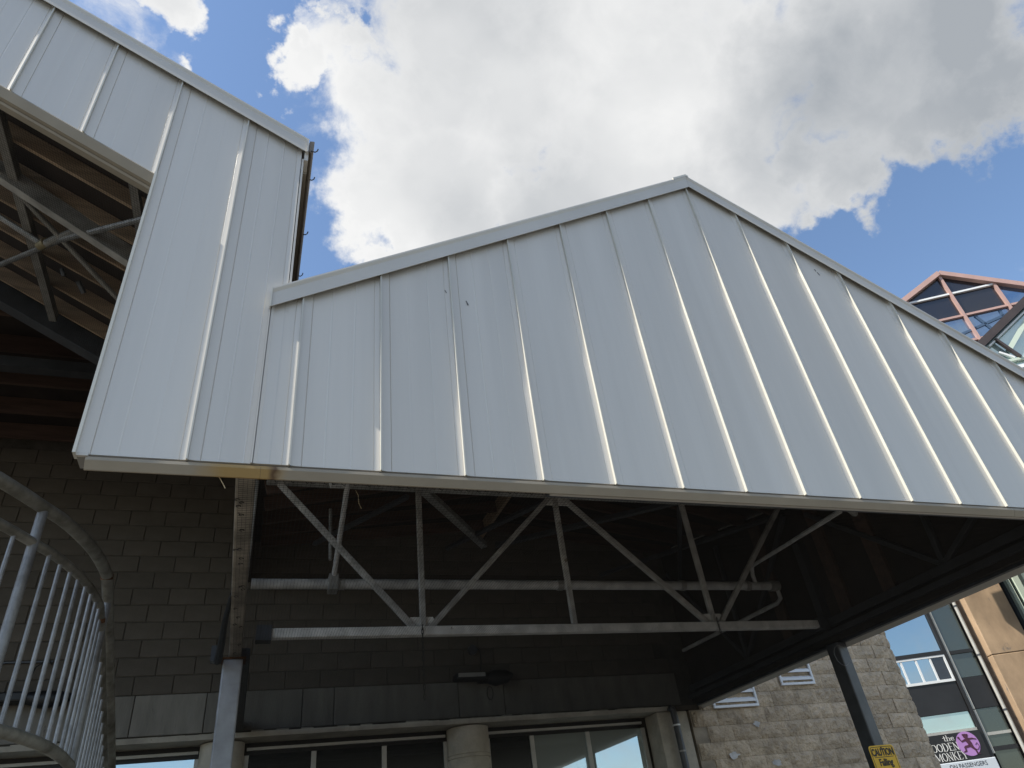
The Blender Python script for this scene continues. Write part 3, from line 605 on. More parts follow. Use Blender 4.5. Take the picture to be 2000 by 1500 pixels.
for z in (1.33, 1.02, 0.6): MB().tube([(5.46, WY - 0.09, z), (5.46, WY - 0.09, z + 0.02)], 0.052, 12).build('band', white_m if z > 1.3 else steel_m, dp, smooth=True)
def chain(x, y, z0, n, lab, lk=0.030):
    t = thing('chain', (x, y, z0), lab, 'chain', 'chains on the truss')
    for i in range(n):
        z = z0 - i * lk * 1.25; b = MB(); pts = []
        for k in range(11):
            a = 2 * math.pi * k / 10; u, w = 0.009 * math.cos(a), lk * 0.85 * math.sin(a)
            pts.append((x + (u if i % 2 else 0), y + (0 if i % 2 else u), z + w))
        b.tube(pts, 0.0032, 5, cap=False); b.build('chain_link', ink_m, t)
chain(1.375, 5.945, 1.80, 16, 'dark chain hanging from the truss bottom chord by the left web joint')
chain(4.40, 5.945, 1.83, 4, 'short dark chain looped over the truss bottom chord by the right web joint')

# ------------------------------------------------------------------ split face stone wall with rounded end
sw = thing('stone_wall', (7.5, WY, -1.6), 'tan split face block wall with a rounded right end beyond the canopy', 'wall')
TOP = 9.0; CX, CY, CR = 9.26, 10.13, 1.2
SWY = WY - 0.03
pts = [(5.94, SWY + 0.005)] + [(CX + (CR - 0.004) * math.sin(a), CY - (CR - 0.004) * math.cos(a)) for a in [rad(5 * k) for k in range(0, 37)]]
pts += [(5.94, CY + CR)]
MB().prism([(x, y, -1.6) for x, y in pts], (0, 0, TOP + 1.6)).build('wall_core', splitmort_m, sw)
MB().box(5.74, 5.938, SWY + 0.005, SWY + 0.4, -1.6, 1.52).build('wall_core', splitmort_m, sw)
def split_mesh(seed, bend=0.0):
    rnd = random.Random(seed); w, h = 0.396, 0.196; nx, nz = 8, 5; vs = []; fs = []
    tilt = rnd.uniform(-0.012, 0.012); tz = rnd.uniform(-0.008, 0.008)
    for j in range(nz):
        for i in range(nx):
            u = i / (nx - 1); v = j / (nz - 1); edge = min(u, 1-u, v, 1-v)
            d = -0.006 if edge == 0 else -0.012 - rnd.random() * 0.026 + tilt * (u - .5) + tz * (v - .5)
            if edge == 0: d -= rnd.random() * 0.006
            vs.append(((u - .5) * w, d, (v - .5) * h))
    for j in range(nz - 1):
        for i in range(nx - 1): fs.append((j*nx+i, j*nx+i+1, (j+1)*nx+i+1, (j+1)*nx+i))
    b = len(vs); ring = [i for i in range(nx)] + [j*nx+nx-1 for j in range(1, nz)] + [(nz-1)*nx+i for i in range(nx-2, -1, -1)] + [j*nx for j in range(nz-2, 0, -1)]
    for r in ring: x, y, z = vs[r]; vs.append((x, 0.03, z))
    n = len(ring)
    for k in range(n): fs.append((ring[k], ring[(k+1) % n], b + (k+1) % n, b + k))
    m = MB(); m.add(vs, fs); return m
SV = [split_mesh(k) for k in range(10)]; SVM = []
for s_ in SV:
    me = s_.mesh('block'); me.materials.append(split_m); SVM.append(me)
org_sw = org(sw); rest = MB(); cnt = 0
zc0 = 1.306 - 0.2 * 14 + 0.1
flat_len = CX - 5.76; arc = math.pi / 2 * CR; per = flat_len + arc
for row in range(0, 52):
    z = zc0 + 0.2 * row
    if z + 0.1 > TOP or z < -1.55: continue
    s0 = (0.2 if row % 2 else 0.0) + 0.0
    k = 0
    while True:
        s_ = s0 + 0.2 + 0.4 * k; k += 1
        if s_ + 0.19 > per: break
        if s_ < flat_len: x, y, a = 5.76 + s_, SWY, 0.0
        else:
            a = (s_ - flat_len) / CR; x, y = CX + CR * math.sin(a), CY - CR * math.cos(a)
        i = random.randrange(10)
        if x < 5.97 and z > 1.5: continue
        mtx = Matrix.Translation((x, y, z)) @ Matrix.Rotation(a, 4, 'Z')
        if 0.2 < z < 2.75 and cnt < 300:
            o = bpy.data.objects.new('block', SVM[i]); C.objects.link(o); o.parent = sw; o.location = Vector((x, y, z + E)) - org_sw; o.rotation_euler.z = a; cnt += 1
        else: rest.add([mtx @ v for v in SV[i].v], SV[i].f)
rest.build('block', split_m, sw, kind='stuff')
pm = mat('white_paint_patch', (0.55, 0.54, 0.53), 0.8, 0, var=0.3, vscale=12)
def patch(x, z, w, h, seed):
    rnd = random.Random(seed); vs = []; n = 22
    for k in range(n):
        a = 2 * math.pi * k / n; r = rnd.uniform(0.55, 1.0); vs.append((x + w * r * math.cos(a), SWY - 0.041, z + h * r * math.sin(a)))
    MB().prism(vs, (0, 0.004, 0)).build('paint_patch', pm, sw)
patch(6.75, 1.29, 0.07, 0.045, 1); patch(6.25, 0.93, 0.10, 0.05, 2); patch(6.9, 0.80, 0.09, 0.05, 3)
def louver(x0, x1, z0, z1, n, lab):
    t = thing('louver_vent', ((x0 + x1) / 2, SWY, z0), lab, 'vent', 'louver vents in the stone wall'); y = SWY - 0.045
    f = MB(); fw = 0.035
    f.box(x0, x1, y - 0.012, y + 0.02, z0, z0 + fw); f.box(x0, x1, y - 0.012, y + 0.02, z1 - fw, z1); f.box(x0, x0 + fw, y - 0.0119, y + 0.02, z0 + fw, z1 - fw); f.box(x1 - fw, x1, y - 0.0119, y + 0.02, z0 + fw, z1 - fw)
    f.build('frame', white_m, t, bevel=0.006)
    MB().box(x0 + fw, x1 - fw, y + 0.05, y + 0.055, z0 + fw, z1 - fw).build('backing', black_m, t)
    p_ = (z1 - z0 - 2 * fw) / n
    for i in range(n):
        zz = z0 + fw + p_ * (i + 0.5)
        MB().prism([(x0 + fw, y - 0.008, zz - p_ * 0.22), (x0 + fw, y - 0.008, zz + p_ * 0.06), (x0 + fw, y + 0.048, zz + p_ * 0.44), (x0 + fw, y + 0.048, zz + p_ * 0.36)], (x1 - x0 - 2 * fw, 0, 0)).build('slat', white_m, t)
louver(6.12, 6.875, 1.515, 2.18, 5, 'larger white louver vent low on the stone wall, cut off by the canopy edge')
louver(7.37, 7.985, 1.765, 2.38, 5, 'smaller white louver vent set higher on the stone wall nearer the dark post')

# ------------------------------------------------------------------ lettering
def text(body, size, mtx, m, name, parent, sx=1.0, extrude=0.001, align='CENTER', bold=0.0):
    cu = bpy.data.curves.new('text', 'FONT'); cu.body = body; cu.size = size; cu.extrude = extrude; cu.align_x = align; cu.align_y = 'CENTER'; cu.offset = bold; cu.resolution_u = 3
    to = bpy.data.objects.new('text', cu); C.objects.link(to)
    dg = bpy.context.evaluated_depsgraph_get(); me = bpy.data.meshes.new_from_object(to.evaluated_get(dg))
    bpy.data.objects.remove(to); me.name = name
    me.transform(Matrix.Translation(-org(parent)) @ Matrix.Translation((0, 0, E)) @ mtx @ Matrix.Scale(sx, 4, (1, 0, 0)))
    me.materials.clear(); me.materials.append(m); return link(name, me, parent)
cs = thing('caution_sign', (5.81, 5.86, 0.35), 'yellow caution sign about falling ice fixed to the dark right post', 'sign')
ZT = 0.592; w_ = 0.152; hh = 0.46
def rrect(cx, cz, w, h, r, y):
    out = []
    for qx, qz, a0 in ((1,1,0),(-1,1,90),(-1,-1,180),(1,-1,270)):
        for k in range(5):
            a = rad(a0 + 22.5 * k); out.append((cx + qx * (w - r) + r * math.cos(a), y, cz + qz * (h - r) + r * math.sin(a)))
    return out
CSY = 5.885; cc = ZT - hh / 2
MB().prism(rrect(5.80, cc, w_, hh/2, 0.03, CSY), (0, 0.003, 0)).build('plate', yellow_m, cs)
ob = rrect(5.80, cc, w_ - 0.012, hh/2 - 0.012, 0.024, CSY - 0.001); ib = rrect(5.80, cc, w_ - 0.017, hh/2 - 0.017, 0.02, CSY - 0.001)
nn = len(ob); MB().add(ob + ib, [(i, (i+1) % nn, nn + (i+1) % nn, nn + i) for i in range(nn)]).build('border', ink_m, cs)
def sgn(x, z): return Matrix.Translation((x, CSY - 0.002, z)) @ Matrix.Rotation(rad(90), 4, 'X')
text('CAUTION', 0.084, sgn(5.80, ZT - 0.062), ink_m, 'lettering', cs, sx=0.70, bold=0.0030)
MB().box(5.80 - 0.115, 5.80 + 0.115, CSY - 0.0016, CSY - 0.0004, ZT - 0.1035, ZT - 0.0985).build('rule', ink_m, cs)
text('Falling', 0.082, sgn(5.80, ZT - 0.148), ink_m, 'lettering', cs, sx=0.80, bold=0.0026)
text('Ice', 0.082, sgn(5.80, ZT - 0.245), ink_m, 'lettering', cs, sx=0.80, bold=0.0026)
MB().tube([(5.80, CSY - 0.006, ZT - 0.02), (5.80, CSY, ZT - 0.02)], 0.006, 8).build('screw', ink_m, cs)
wl_ = thing('wire_loop', (5.80, 5.9, 1.5), 'thin pale wire looped round the top of the dark right post', 'wire')
MB().tube([(5.72 + 0.09 * math.cos(a), 5.86, 1.42 + 0.10 * math.sin(a)) for a in [k * 0.45 for k in range(14)]] + [(5.86, 5.86, 1.28), (5.9, 5.86, 1.24)], 0.0012, 5).build('wire', galv_m, wl_)

# ------------------------------------------------------------------ office building across the gap (facade turned 23 degrees)
U = Vector((0.921, -0.390, 0)); NB = Vector((0.390, 0.921, 0)); DB = 24.0
def bp(s, z, d=0.0): return U * s + NB * (DB + d) + Vector((0, 0, z))
def bbox(mb, s0, s1, d0, d1, z0, z1):
    return mb.add([bp(s0, z0, d0), bp(s1, z0, d0), bp(s1, z0, d1), bp(s0, z0, d1), bp(s0, z1, d0), bp(s1, z1, d0), bp(s1, z1, d1), bp(s0, z1, d1)],
                  [(0,3,2,1),(4,5,6,7),(0,1,5,4),(1,2,6,5),(2,3,7,6),(3,0,4,7)])
pb = bp(13, -1.6)
of = thing('office_building', (pb.x, pb.y, -1.6), 'modern building with blue reflecting windows and buff concrete pier beyond the stone wall', 'building')
def ob_(name, m, s0, s1, d0, d1, z0, z1, parent=of, **k): return bbox(MB(), s0, s1, d0, d1, z0, z1).build(name, m, parent, **k)
ob_('wall', dirt_m, 6.0, 19.0, 0.4, 3.0, -1.6, 8.0)
s_l, s_m, s_r = 8.6, 12.59, 13.46
ob_('pane', bglass_m, s_l, s_m - 0.05, 0.02, 0.05, 4.22, 7.6); ob_('pane', tglass_m, s_m + 0.14, s_r, 0.02, 0.05, 4.16, 7.6, label='dark pane with a dim interior behind it')
ob_('pane', tglass_m, s_m + 0.14, s_r, 0.02, 0.05, 3.36, 4.06)
for s in (s_m - 0.01,): ob_('mullion', bpanel_m, s - 0.05, s + 0.05, -0.05, 0.06, -1.6, 7.6)
ob_('mullion', alum_m, s_m + 0.055, s_m + 0.125, -0.02, 0.055, 2.46, 7.6)
ob_('transom', bpanel_m, s_l, s_m - 0.062, -0.04, 0.06, 4.10, 4.22); ob_('transom', bpanel_m, s_m + 0.14, s_r, -0.04, 0.06, 4.06, 4.16)
sl = ob_('sliding_window', white_m, s_l, s_m - 0.07, -0.03, 0.05, 3.30, 3.375, label='white framed sliding window')
ob_('frame', white_m, s_l, s_m - 0.07, -0.03, 0.05, 4.035, 4.095, sl); ob_('frame', white_m, s_m - 0.13, s_m - 0.07, -0.029, 0.049, 3.376, 4.034, sl)
for s in (11.10, 11.58, 12.03): ob_('sash', white_m, s - 0.03, s + 0.03, -0.02, 0.04, 3.376, 4.034, sl)
ob_('pane', bglass_m, s_l, 11.07, 0.0, 0.02, 3.376, 4.034, sl); ob_('pane', bglass_m, 11.13, 11.55, 0.0, 0.02, 3.376, 4.034, sl); ob_('pane', bglass_m, 11.61, 12.0, 0.0, 0.02, 3.376, 4.034, sl); ob_('pane', nglass_m, 12.06, s_m - 0.131, 0.005, 0.02, 3.376, 4.034, sl)
ob_('spandrel', bpanel_m, s_l, s_m - 0.08, 0.0, 0.06, 2.44, 3.29); ob_('spandrel', bpanel_m, s_m + 0.14, s_r, 0.01, 0.06, 2.46, 3.35)
ob_('pane', sglass_m, s_l, s_m - 0.08, 0.03, 0.06, 1.98, 2.43, label='pale green strip of glass above the shop sign')
ob_('ledge', alum_m, s_l, s_m - 0.08, -0.02, 0.06, 1.90, 1.975)
ob_('pane', tglass_m, s_m + 0.14, s_r, 0.03, 0.06, -1.2, 2.45); ob_('transom', alum_m, s_m + 0.14, s_r, 0.0, 0.055, 1.72, 1.80); ob_('transom', bpanel_m, s_m + 0.14, s_r, 0.0, 0.055, 1.30, 1.42)
ob_('mullion', alum_m, s_m + 0.045, s_m + 0.12, -0.02, 0.055, 1.25, 2.44)
# downpipe
ds = thing('downpipe', (bp(13.53, 0, -0.1).x, bp(13.53, 0, -0.1).y, -1.6), 'pale grey downpipe running down between the windows and the buff pier', 'pipe')
MB().tube([bp(13.53, -1.6, -0.10), bp(13.53, 8.0, -0.10)], 0.055, 12).build('pipe_run', alum_m, ds, smooth=True)
for z in (5.45, 3.9, 2.3): MB().tube([bp(13.53, z, -0.10), bp(13.53, z + 0.05, -0.10)], 0.064, 12).build('band', dsteel_m, ds, smooth=True)
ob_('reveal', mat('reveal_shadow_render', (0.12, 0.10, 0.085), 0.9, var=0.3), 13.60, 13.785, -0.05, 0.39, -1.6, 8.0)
for z0, z1 in ((-1.6, 0.2), (0.215, 3.83), (3.845, 7.5)): ob_('pier', pier_m, 13.79, 15.13, -0.32, 0.39, z0, z1, bevel=0.02)
ob_('pane', nglass_m, 15.14, 16.0, 0.1, 0.13, -1.0, 7.8)
for s, w__ in ((15.62, 0.06), (15.92, 0.10)): ob_('mullion', mat('pale_green_frame', (0.52, 0.60, 0.52), 0.4), s - w__, s + w__, -0.05, 0.12, -1.0, 7.8)
ob_('pane', sglass_m, 16.05, 18.5, 0.05, 0.08, -1.0, 7.8)
# shop signs
c0 = bp(11.5, 1.5, -0.08)
sg = thing('shop_sign', (c0.x, c0.y, 1.17), 'black restaurant sign with white lettering and a purple disc emblem above the pale sign', 'sign')
ob_('panel', bpanel_m, 9.4, 12.50, -0.10, -0.02, 1.165, 1.895, sg)
TB = Matrix((( U.x, 0, -NB.x, 0), (U.y, 0, -NB.y, 0), (0, 1, 0, 0), (0, 0, 0, 1)))
def tb(s, z, d=-0.104):
    q = bp(s, z, d); return Matrix.Translation(q) @ TB
# serif strokes for the sign lettering, drawn on a unit-high grid
GL = {'t': [((.3,1.15),(.3,.05),.09),((.05,.75),(.55,.75),.05),((.3,.05),(.55,.05),.06)],
      'h': [((.12,1.3),(.12,0),.09),((.12,.65),(.42,.72),.05),((.5,.66),(.5,0),.09),((0,0),(.25,0),.04),((.38,0),(.62,0),.04),((.0,1.3),(.12,1.3),.04)],
      'e': [((.05,.4),(.5,.42),.05),((.5,.42),(.42,.72),.07),((.42,.72),(.15,.70),.05),((.15,.7),(.05,.4),.09),((.05,.4),(.15,.05),.09),((.15,.05),(.5,.08),.05)],
      'W': [((.0,1),(.22,0),.10),((.22,0),(.42,.85),.04),((.38,1),(.62,0),.10),((.62,0),(.85,1),.04),((-.08,1),(.12,1),.04),((.76,1),(.95,1),.04)],
      'D': [((.12,1),(.12,0),.10),((.0,1),(.4,1),.04),((.0,0),(.4,0),.04),((.4,1),(.62,.72),.07),((.62,.72),(.62,.28),.11),((.62,.28),(.4,0),.07)],
      'E': [((.12,1),(.12,0),.10),((.0,1),(.5,1),.04),((.12,.52),(.42,.52),.04),((.0,0),(.54,0),.04),((.5,1),(.5,.85),.03),((.54,0),(.56,.18),.03)],
      'N': [((.1,1),(.1,0),.04),((.06,1),(.58,0),.10),((.58,1),(.58,0),.04),((-.02,0),(.22,0),.04),((.46,1),(.7,1),.04)],
      'M': [((.08,1),(.04,0),.04),((.06,1),(.4,.1),.10),((.4,.1),(.74,1),.04),((.74,1),(.78,0),.10),((-.06,0),(.16,0),.04),((.66,0),(.9,0),.04)],
      'K': [((.12,1),(.12,0),.10),((.0,1),(.24,1),.04),((.0,0),(.24,0),.04),((.12,.45),(.55,1),.04),((.24,.58),(.6,0),.10),((.5,0),(.7,0),.04),((.45,1),(.66,1),.04)],
      'Y': [((.0,1),(.32,.48),.10),((.32,.48),(.62,1),.04),((.32,.48),(.32,0),.10),((-.08,1),(.12,1),.04),((.52,1),(.7,1),.04),((.2,0),(.44,0),.04)]}
ov = [(.34 + .30 * math.cos(rad(30*k)), .5 + .5 * math.sin(rad(30*k))) for k in range(13)]
GL['O'] = [(ov[k], ov[k+1], .10 if k in (0, 5, 6, 11, 1, 10, 4, 7) else .05) for k in range(12)]
ADV = {'t': .58, 'h': .68, 'e': .6, 'W': .95, 'O': .74, 'D': .78, 'E': .64, 'N': .76, 'M': .96, 'K': .76, 'Y': .74}
def serif(word, s, z, h, wid, name, tilt=0.0):
    b = MB(); x = 0
    for ch in word:
        for (a, c, t) in GL[ch]:
            P = bp(s + (x + a[0]) * wid, z + a[1] * h + tilt * (x + a[0]) * wid, -0.104); Q = bp(s + (x + c[0]) * wid, z + c[1] * h + tilt * (x + c[0]) * wid, -0.104)
            d = (Q - P).normalized(); b.beam(P - d * t * wid * .2, Q + d * t * wid * .2, 0.004, t * wid, d.cross(NB))
        x += ADV[ch]
    b.build(name, wht_ink, sg)
serif('the', 11.34, 1.71, 0.115, 0.19, 'lettering')
serif('WOODEN', 10.70, 1.455, 0.20, 0.225, 'lettering'); serif('MONKEY', 10.93, 1.205, 0.205, 0.205, 'lettering')
dc = MB(); cs_, cz_ = 12.02, 1.575; n_ = 36
dc.prism([bp(cs_ + 0.325 * math.cos(2*math.pi*k/n_), cz_ + 0.325 * math.sin(2*math.pi*k/n_), -0.110) for k in range(n_)], NB * 0.006)
em = dc.build('emblem', purple_m, sg)
fg = MB()
def limb(pts, r):
    for (a, b_) in zip(pts[:-1], pts[1:]):
        P = bp(cs_ + a[0], cz_ + a[1], -0.114); Q = bp(cs_ + b_[0], cz_ + b_[1], -0.114); d = (Q - P).normalized(); fg.beam(P - d * r * .5, Q + d * r * .5, 0.004, r * 2, d.cross(NB))
def ball(c, r, n=12): fg.prism([bp(cs_ + c[0] + r * math.cos(2*math.pi*k/n), cz_ + c[1] + r * math.sin(2*math.pi*k/n), -0.116) for k in range(n)], NB * 0.004)
def flat(pts): fg.prism([bp(cs_ + x, cz_ + z, -0.115) for x, z in pts], NB * 0.004)
ball((0.0, 0.195), 0.07); ball((-0.055, 0.235), 0.03); ball((0.06, 0.225), 0.028)
flat([(-0.075, 0.125), (0.06, 0.14), (0.105, 0.02), (0.115, -0.09), (0.0, -0.10), (-0.02, 0.0)])       # torso leaning back
flat([(-0.06, 0.13), (-0.04, 0.07), (-0.17, 0.045), (-0.225, 0.15), (-0.195, 0.17), (-0.155, 0.09)]); ball((-0.215, 0.175), 0.034)
flat([(0.05, 0.14), (0.06, 0.09), (0.17, 0.095), (0.28, 0.075), (0.28, 0.10), (0.17, 0.14)])
flat([(0.0, -0.10), (0.03, -0.03), (-0.12, -0.045), (-0.165, -0.075), (-0.165, -0.17), (-0.235, -0.195), (-0.225, -0.22), (-0.125, -0.205), (-0.11, -0.11)])
flat([(0.02, -0.10), (0.115, -0.09), (0.165, -0.18), (0.17, -0.255), (0.235, -0.285), (0.21, -0.305), (0.125, -0.285), (0.115, -0.20)])
fg.build('figure', maroon_m, em)
tl = MB(); tl.tube([bp(cs_ + x, cz_ + z, -0.113) for x, z in ((0.10, -0.14), (0.20, -0.18), (0.28, -0.10), (0.25, 0.0), (0.19, -0.05))], 0.008, 6); tl.build('figure_tail', maroon_m, em)
c1 = bp(11.5, 0.9, -0.08)
ps = thing('passenger_sign', (c1.x, c1.y, 0.7), 'pale blue sign about passengers directly below the black restaurant sign', 'sign')
ob_('panel', pale_m, 9.3, 12.60, -0.14, -0.02, 0.72, 1.155, ps, bevel=0.02)
text('ON PASSENGERS', 0.155, tb(12.30, 1.035, -0.145), ink_m, 'lettering', ps, sx=0.95, align='RIGHT', bold=-0.001)

# ------------------------------------------------------------------ glazed gable ends at upper right
W1 = Vector((0.847, -0.532, 0)); N1 = Vector((0.532, 0.847, 0))
def gp(s, z, dist, d=0.0): return W1 * s + N1 * (dist + d) + Vector((0, 0, z))
D1 = 24.0
q0 = gp(14, -1.6, D1)
at = thing('glass_atrium', (q0.x, q0.y, -1.6), 'glazed gable roof with salmon pink frames and smoked panes rising behind the canopy', 'building')
AS, AZ = 13.95, 17.55
def rk(s): return AZ - (0.53 if s < AS else 0.59) * abs(s - AS)
def gbar(a, b, m, w=0.11, h=0.14, name='mullion', d=0.0): return MB().beam(gp(a[0], a[1], D1, d), gp(b[0], b[1], D1, d), h, w, W1 if abs(a[0]-b[0]) < 0.01 else (0, 0, 1)).build(name, m, at)
gbar((12.1, rk(12.1) + 0.02), (AS, AZ + 0.02), copper_m, 0.20, 0.3, 'rake_frame'); gbar((AS, AZ + 0.02), (19.0, rk(19.0) + 0.02), copper_m, 0.20, 0.3, 'rake_frame')
ms = [12.2, 12.32, 13.93, 15.55, 17.16, 18.8]
for s in ms[1:-1]: gbar((s, 8.0), (s, rk(s) - 0.08), copper_m, 0.10)
hz = [16.51, 15.40, 14.25, 13.1, 11.9]
for z in hz:
    a = max(12.2, AS - (AZ - z) / 0.53 + 0.15); b = min(18.9, AS + (AZ - z) / 0.59 - 0.15)
    gbar((a, z), (b, z), white_m if z == hz[0] else copper_m, 0.075 if z == hz[0] else 0.09, 0.10, 'transom', 0.004)
lv = [99] + hz
for i in range(len(ms) - 1):
    for j in range(len(lv) - 1):
        a, b = ms[i], ms[i+1]; zt, zb = lv[j], lv[j+1]
        pts = [(a, min(zt, rk(a) - 0.02)), (b, min(zt, rk(b) - 0.02)), (b, min(zb, rk(b) - 0.02)), (a, min(zb, rk(a) - 0.02))]
        if a < AS < b and zt > AZ: pts.insert(1, (AS, AZ - 0.02))
        if max(p[1] for p in pts) - min(p[1] for p in pts) < 0.05 or rk((a+b)/2) < zb + 0.05: continue
        m = nglass_m if (j <= 1 and b < 15.6) else tinglass_m
        cl = []
        for q in pts:
            if not cl or (Vector(q) - Vector(cl[-1])).length > 0.01: cl.append(q)
        if (Vector(cl[0]) - Vector(cl[-1])).length < 0.01: cl.pop()
        if len(cl) < 3: continue
        MB().prism([gp(s, z, D1, 0.05) for s, z in cl], N1 * 0.03).build('pane', m, at)
# girders seen inside the lower panes
for (a, b) in (((13.0, 14.5), (15.5, 15.1)), ((14.3, 15.3), (14.9, 13.6)), ((13.2, 13.6), (16.5, 14.3)), ((15.2, 15.3), (15.0, 13.4))):
    gbar(a, b, mat('blue_grey_girder', (0.05, 0.09, 0.16), 0.5), 0.10, 0.03, 'girder', 0.03)
ob2 = MB(); ob2.prism([gp(12.3, -1.6, D1, 0.3), gp(19, -1.6, D1, 0.3), gp(19, 11.8, D1, 0.3), gp(12.3, 11.8, D1, 0.3)], N1 * 12); ob2.build('wall', dirt_m, at)
rf = MB(); n_ = [gp(12.1, rk(12.1) + 0.02, D1, 0.1), gp(AS, AZ + 0.02, D1, 0.1), gp(AS, AZ + 0.1, D1, 0.1), gp(12.1, rk(12.1) + 0.1, D1, 0.1)]; rf.prism(n_, N1 * 12); rf.build('roof', brown_m, at)
rf = MB(); n_ = [gp(19, rk(19) + 0.02, D1, 0.1), gp(AS, AZ + 0.02, D1, 0.1), gp(AS, AZ + 0.1, D1, 0.1), gp(19, rk(19) + 0.1, D1, 0.1)]; rf.prism(n_, N1 * 12); rf.build('roof', brown_m, at)
D2 = 17.08
q1 = gp(11, -1.6, D2)
g2 = thing('glass_porch', (q1.x, q1.y, -1.6), 'pale glazed gable with dark brown sloping frame, nearer than the pink framed one', 'building')
def pz(s): return 10.03 + 0.63 * (s - 10.03)
def gb2(a, b, m, w, h=0.12, name='mullion', d=0.0): return MB().beam(gp(a[0], a[1], D2, d), gp(b[0], b[1], D2, d), h, w, W1 if abs(a[0]-b[0]) < 0.01 else (0, 0, 1)).build(name, m, g2)
gb2((8.4, pz(8.4)), (13.6, pz(13.6)), brown_m, 0.20, 0.30, 'rake_frame')
gb2((10.0, pz(10.0) - 0.20), (13.4, pz(13.4) - 0.20), white_m, 0.04, 0.1, 'rake_frame', -0.02)
gb2((10.22, 9.98), (10.52, 9.30), brown_m, 0.06, 0.10, 'strut', -0.06)
MB().prism([gp(8.5, pz(8.5) - 0.1, D2, 0.06), gp(13.5, pz(13.5) - 0.1, D2, 0.06), gp(13.5, 8.0, D2, 0.06), gp(8.5, 8.0, D2, 0.06)], N1 * 0.03).build('pane', sglass_m, g2)
gf = mat('pale_green_frame', (0.52, 0.60, 0.52), 0.4)
gb2((10.42, 9.62), (12.4, 11.50), gf, 0.12, 0.08, 'mullion', -0.005); gb2((9.8, 9.28), (12.6, 9.28), gf, 0.07, 0.08, 'transom', -0.01); gb2((9.8, 9.05), (12.6, 9.05), white_m, 0.10, 0.08, 'transom', -0.01)
gb2((10.15, 9.60), (10.42, 9.35), white_m, 0.05, 0.06, 'mullion', 0.0)
MB().prism([gp(8.6, 7.9, D2, 0.3), gp(13.4, 7.9, D2, 0.3), gp(13.4, pz(13.4) - 0.3, D2, 0.3), gp(8.6, pz(8.6) - 0.3, D2, 0.3)], N1 * 6.8).build('wall', dirt_m, g2)

# ------------------------------------------------------------------ stair railing at lower left
rl = thing('stair_railing', (-1.0, 4.4, 0.7), 'curved galvanised pipe railing with slim upright bars around the stair landing at lower left', 'railing')
XYc = [(-3.0, 3.05), (-2.4, 3.02), (-1.95, 3.06), (-1.62, 3.20), (-1.38, 3.38), (-1.24, 3.56), (-1.155, 3.74), (-1.10, 3.87), (-1.044, 3.995), (-1.010, 4.10), (-0.982, 4.21), (-0.958, 4.32), (-0.938, 4.44), (-0.926, 4.57), (-0.919, 4.70), (-0.917, 4.81)]
ST = 0.50
def rail_path(z, yend=7.6, ybend=4.85):
    p_ = [(x, y, z) for x, y in XYc] + [(-0.916, ybend, z - 0.004)]
    n = 14
    for i in range(1, n + 1):
        y = ybend + (yend - ybend) * i / n; p_.append((-0.917, y, z - ST * (y - ybend)))
    return p_
MB().tube(rail_path(1.82), 0.034, 14).build('top_rail', rail_m, rl, smooth=True)
MB().tube(rail_path(1.625), 0.0245, 12).build('mid_rail', rail_m, rl, smooth=True)
MB().tube(rail_path(0.775, 7.0, 5.02), 0.029, 12).build('bottom_rail', rail_m, rl, smooth=True)
MB().tube([(-0.917, 4.83, 1.83), (-0.917, 4.845, 1.80)], 0.0365, 14).build('weld_collar', rust_m, rl, smooth=True)
MB().tube([(-0.917, 4.93, 1.58), (-0.917, 4.945, 1.56)], 0.028, 14).build('weld_collar', rust_m, rl, smooth=True)
bal = MB().tube([(0,0,0), (0,0,0.85)], 0.0112, 8); bal_me = bal.mesh('baluster', smooth=True); bal_me.materials.append(bar_m)
pst = MB().tube([(0,0,0), (0,0,1.05)], 0.0255, 12); pst_me = pst.mesh('post', smooth=True); pst_me.materials.append(bar_m)
orl = org(rl)
def put(name, me, x, y, z):
    o = bpy.data.objects.new(name, me); C.objects.link(o); o.parent = rl; o.location = Vector((x, y, z + E)) - orl
bars = [(-1.044, 3.982), (-1.013, 4.104), (-0.982, 4.21), (-0.960, 4.325), (-0.938, 4.435), (-0.926, 4.56), (-0.919, 4.70), (-0.917, 4.82), (-0.917, 4.92)]
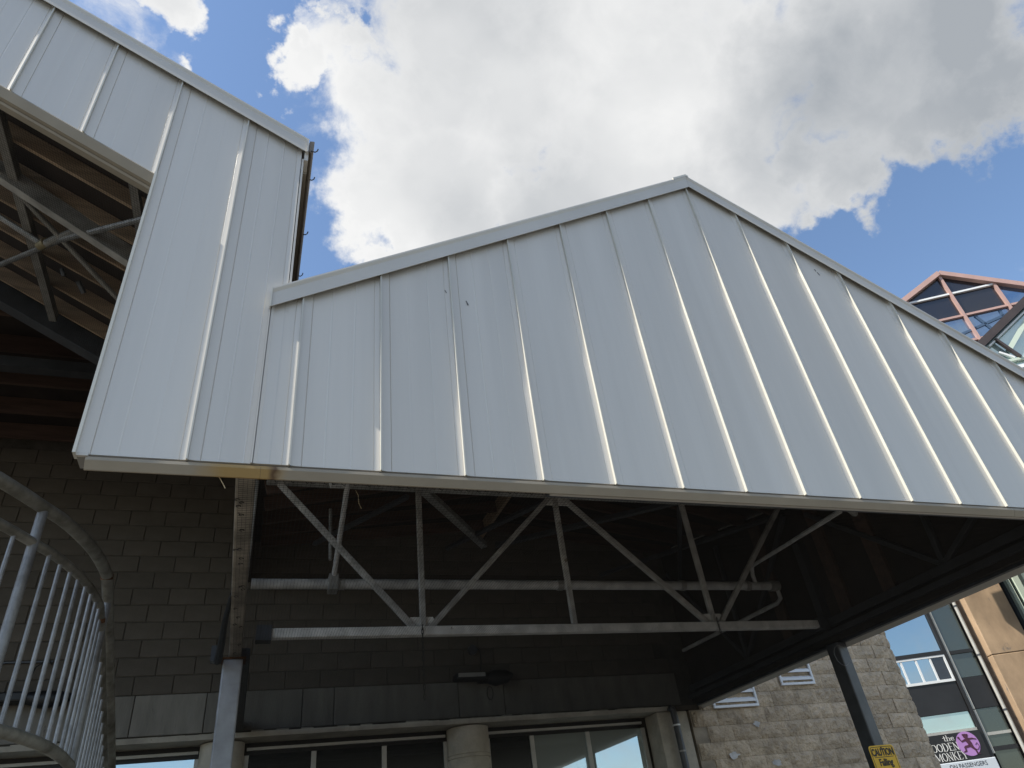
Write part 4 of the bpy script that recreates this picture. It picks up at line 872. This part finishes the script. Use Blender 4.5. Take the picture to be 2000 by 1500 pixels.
for x, y in bars: put('baluster', bal_me, x, y, 0.775)
for x, y in ((-1.155, 3.74), (-1.215, 3.62), (-1.30, 3.48), (-1.41, 3.35), (-1.55, 3.25)): put('baluster', bal_me, x, y, 0.775)
put('post', pst_me, -1.10, 3.87, 0.775); put('post', pst_me, -0.917, 5.03, 0.70)
for k in range(1, 19):
    y = 5.05 + 0.105 * k; put('baluster', bal_me, -0.917, y, 1.625 - ST * (y - 4.85) - 0.85)
put('post', pst_me, -0.917, 7.3, 1.82 - ST * 2.45 - 1.05)
# stair and landing behind the railing
stt = thing('staircase', (-2.0, 6.0, -1.6), 'concrete stair flight and landing behind the curved railing', 'stairs')
MB().prism([(-4.2, 3.3, 0.52), (-1.75, 3.3, 0.52), (-1.40, 3.9, 0.52), (-1.35, 5.0, 0.52), (-4.2, 5.0, 0.52)], (0, 0, 0.16)).build('landing', conc_m, stt)
for k in range(12):
    MB().box(-2.6, -1.35, 5.0 + 0.28 * k, 5.30 + 0.28 * k, 0.50 - 0.14 * k, 0.54 - 0.14 * k).build('tread', conc_m, stt)
MB().beam((-2.6, 5.0, 0.42), (-2.6, 8.4, -1.28), 0.05, 0.22).build('stringer', steel_m, stt); MB().beam((-1.38, 5.0, 0.42), (-1.38, 8.4, -1.28), 0.05, 0.22).build('stringer', steel_m, stt)
MB().box(-4.0, -3.85, 3.5, 3.65, -1.6, 0.519).build('post', steel_m, stt); MB().box(-4.0, -3.85, 4.7, 4.85, -1.6, 0.519).build('post', steel_m, stt)

# ------------------------------------------------------------------ small loose things
def straw(pts, lab, r=0.0018):
    t = thing('straw', pts[0], lab, 'straw', 'loose bits of straw'); MB().tube(pts, r, 5).build('stem', nest_m, t)
straw([(-0.21, 2.87, 1.53), (-0.19, 2.875, 1.50), (-0.175, 2.88, 1.475)], 'bit of dry straw poking out under the flashing near the left post')
straw([(0.42, 3.2, 1.66), (0.435, 3.21, 1.64), (0.44, 3.22, 1.60), (0.455, 3.23, 1.575)], 'curled dry straw caught on the net behind the front flashing')
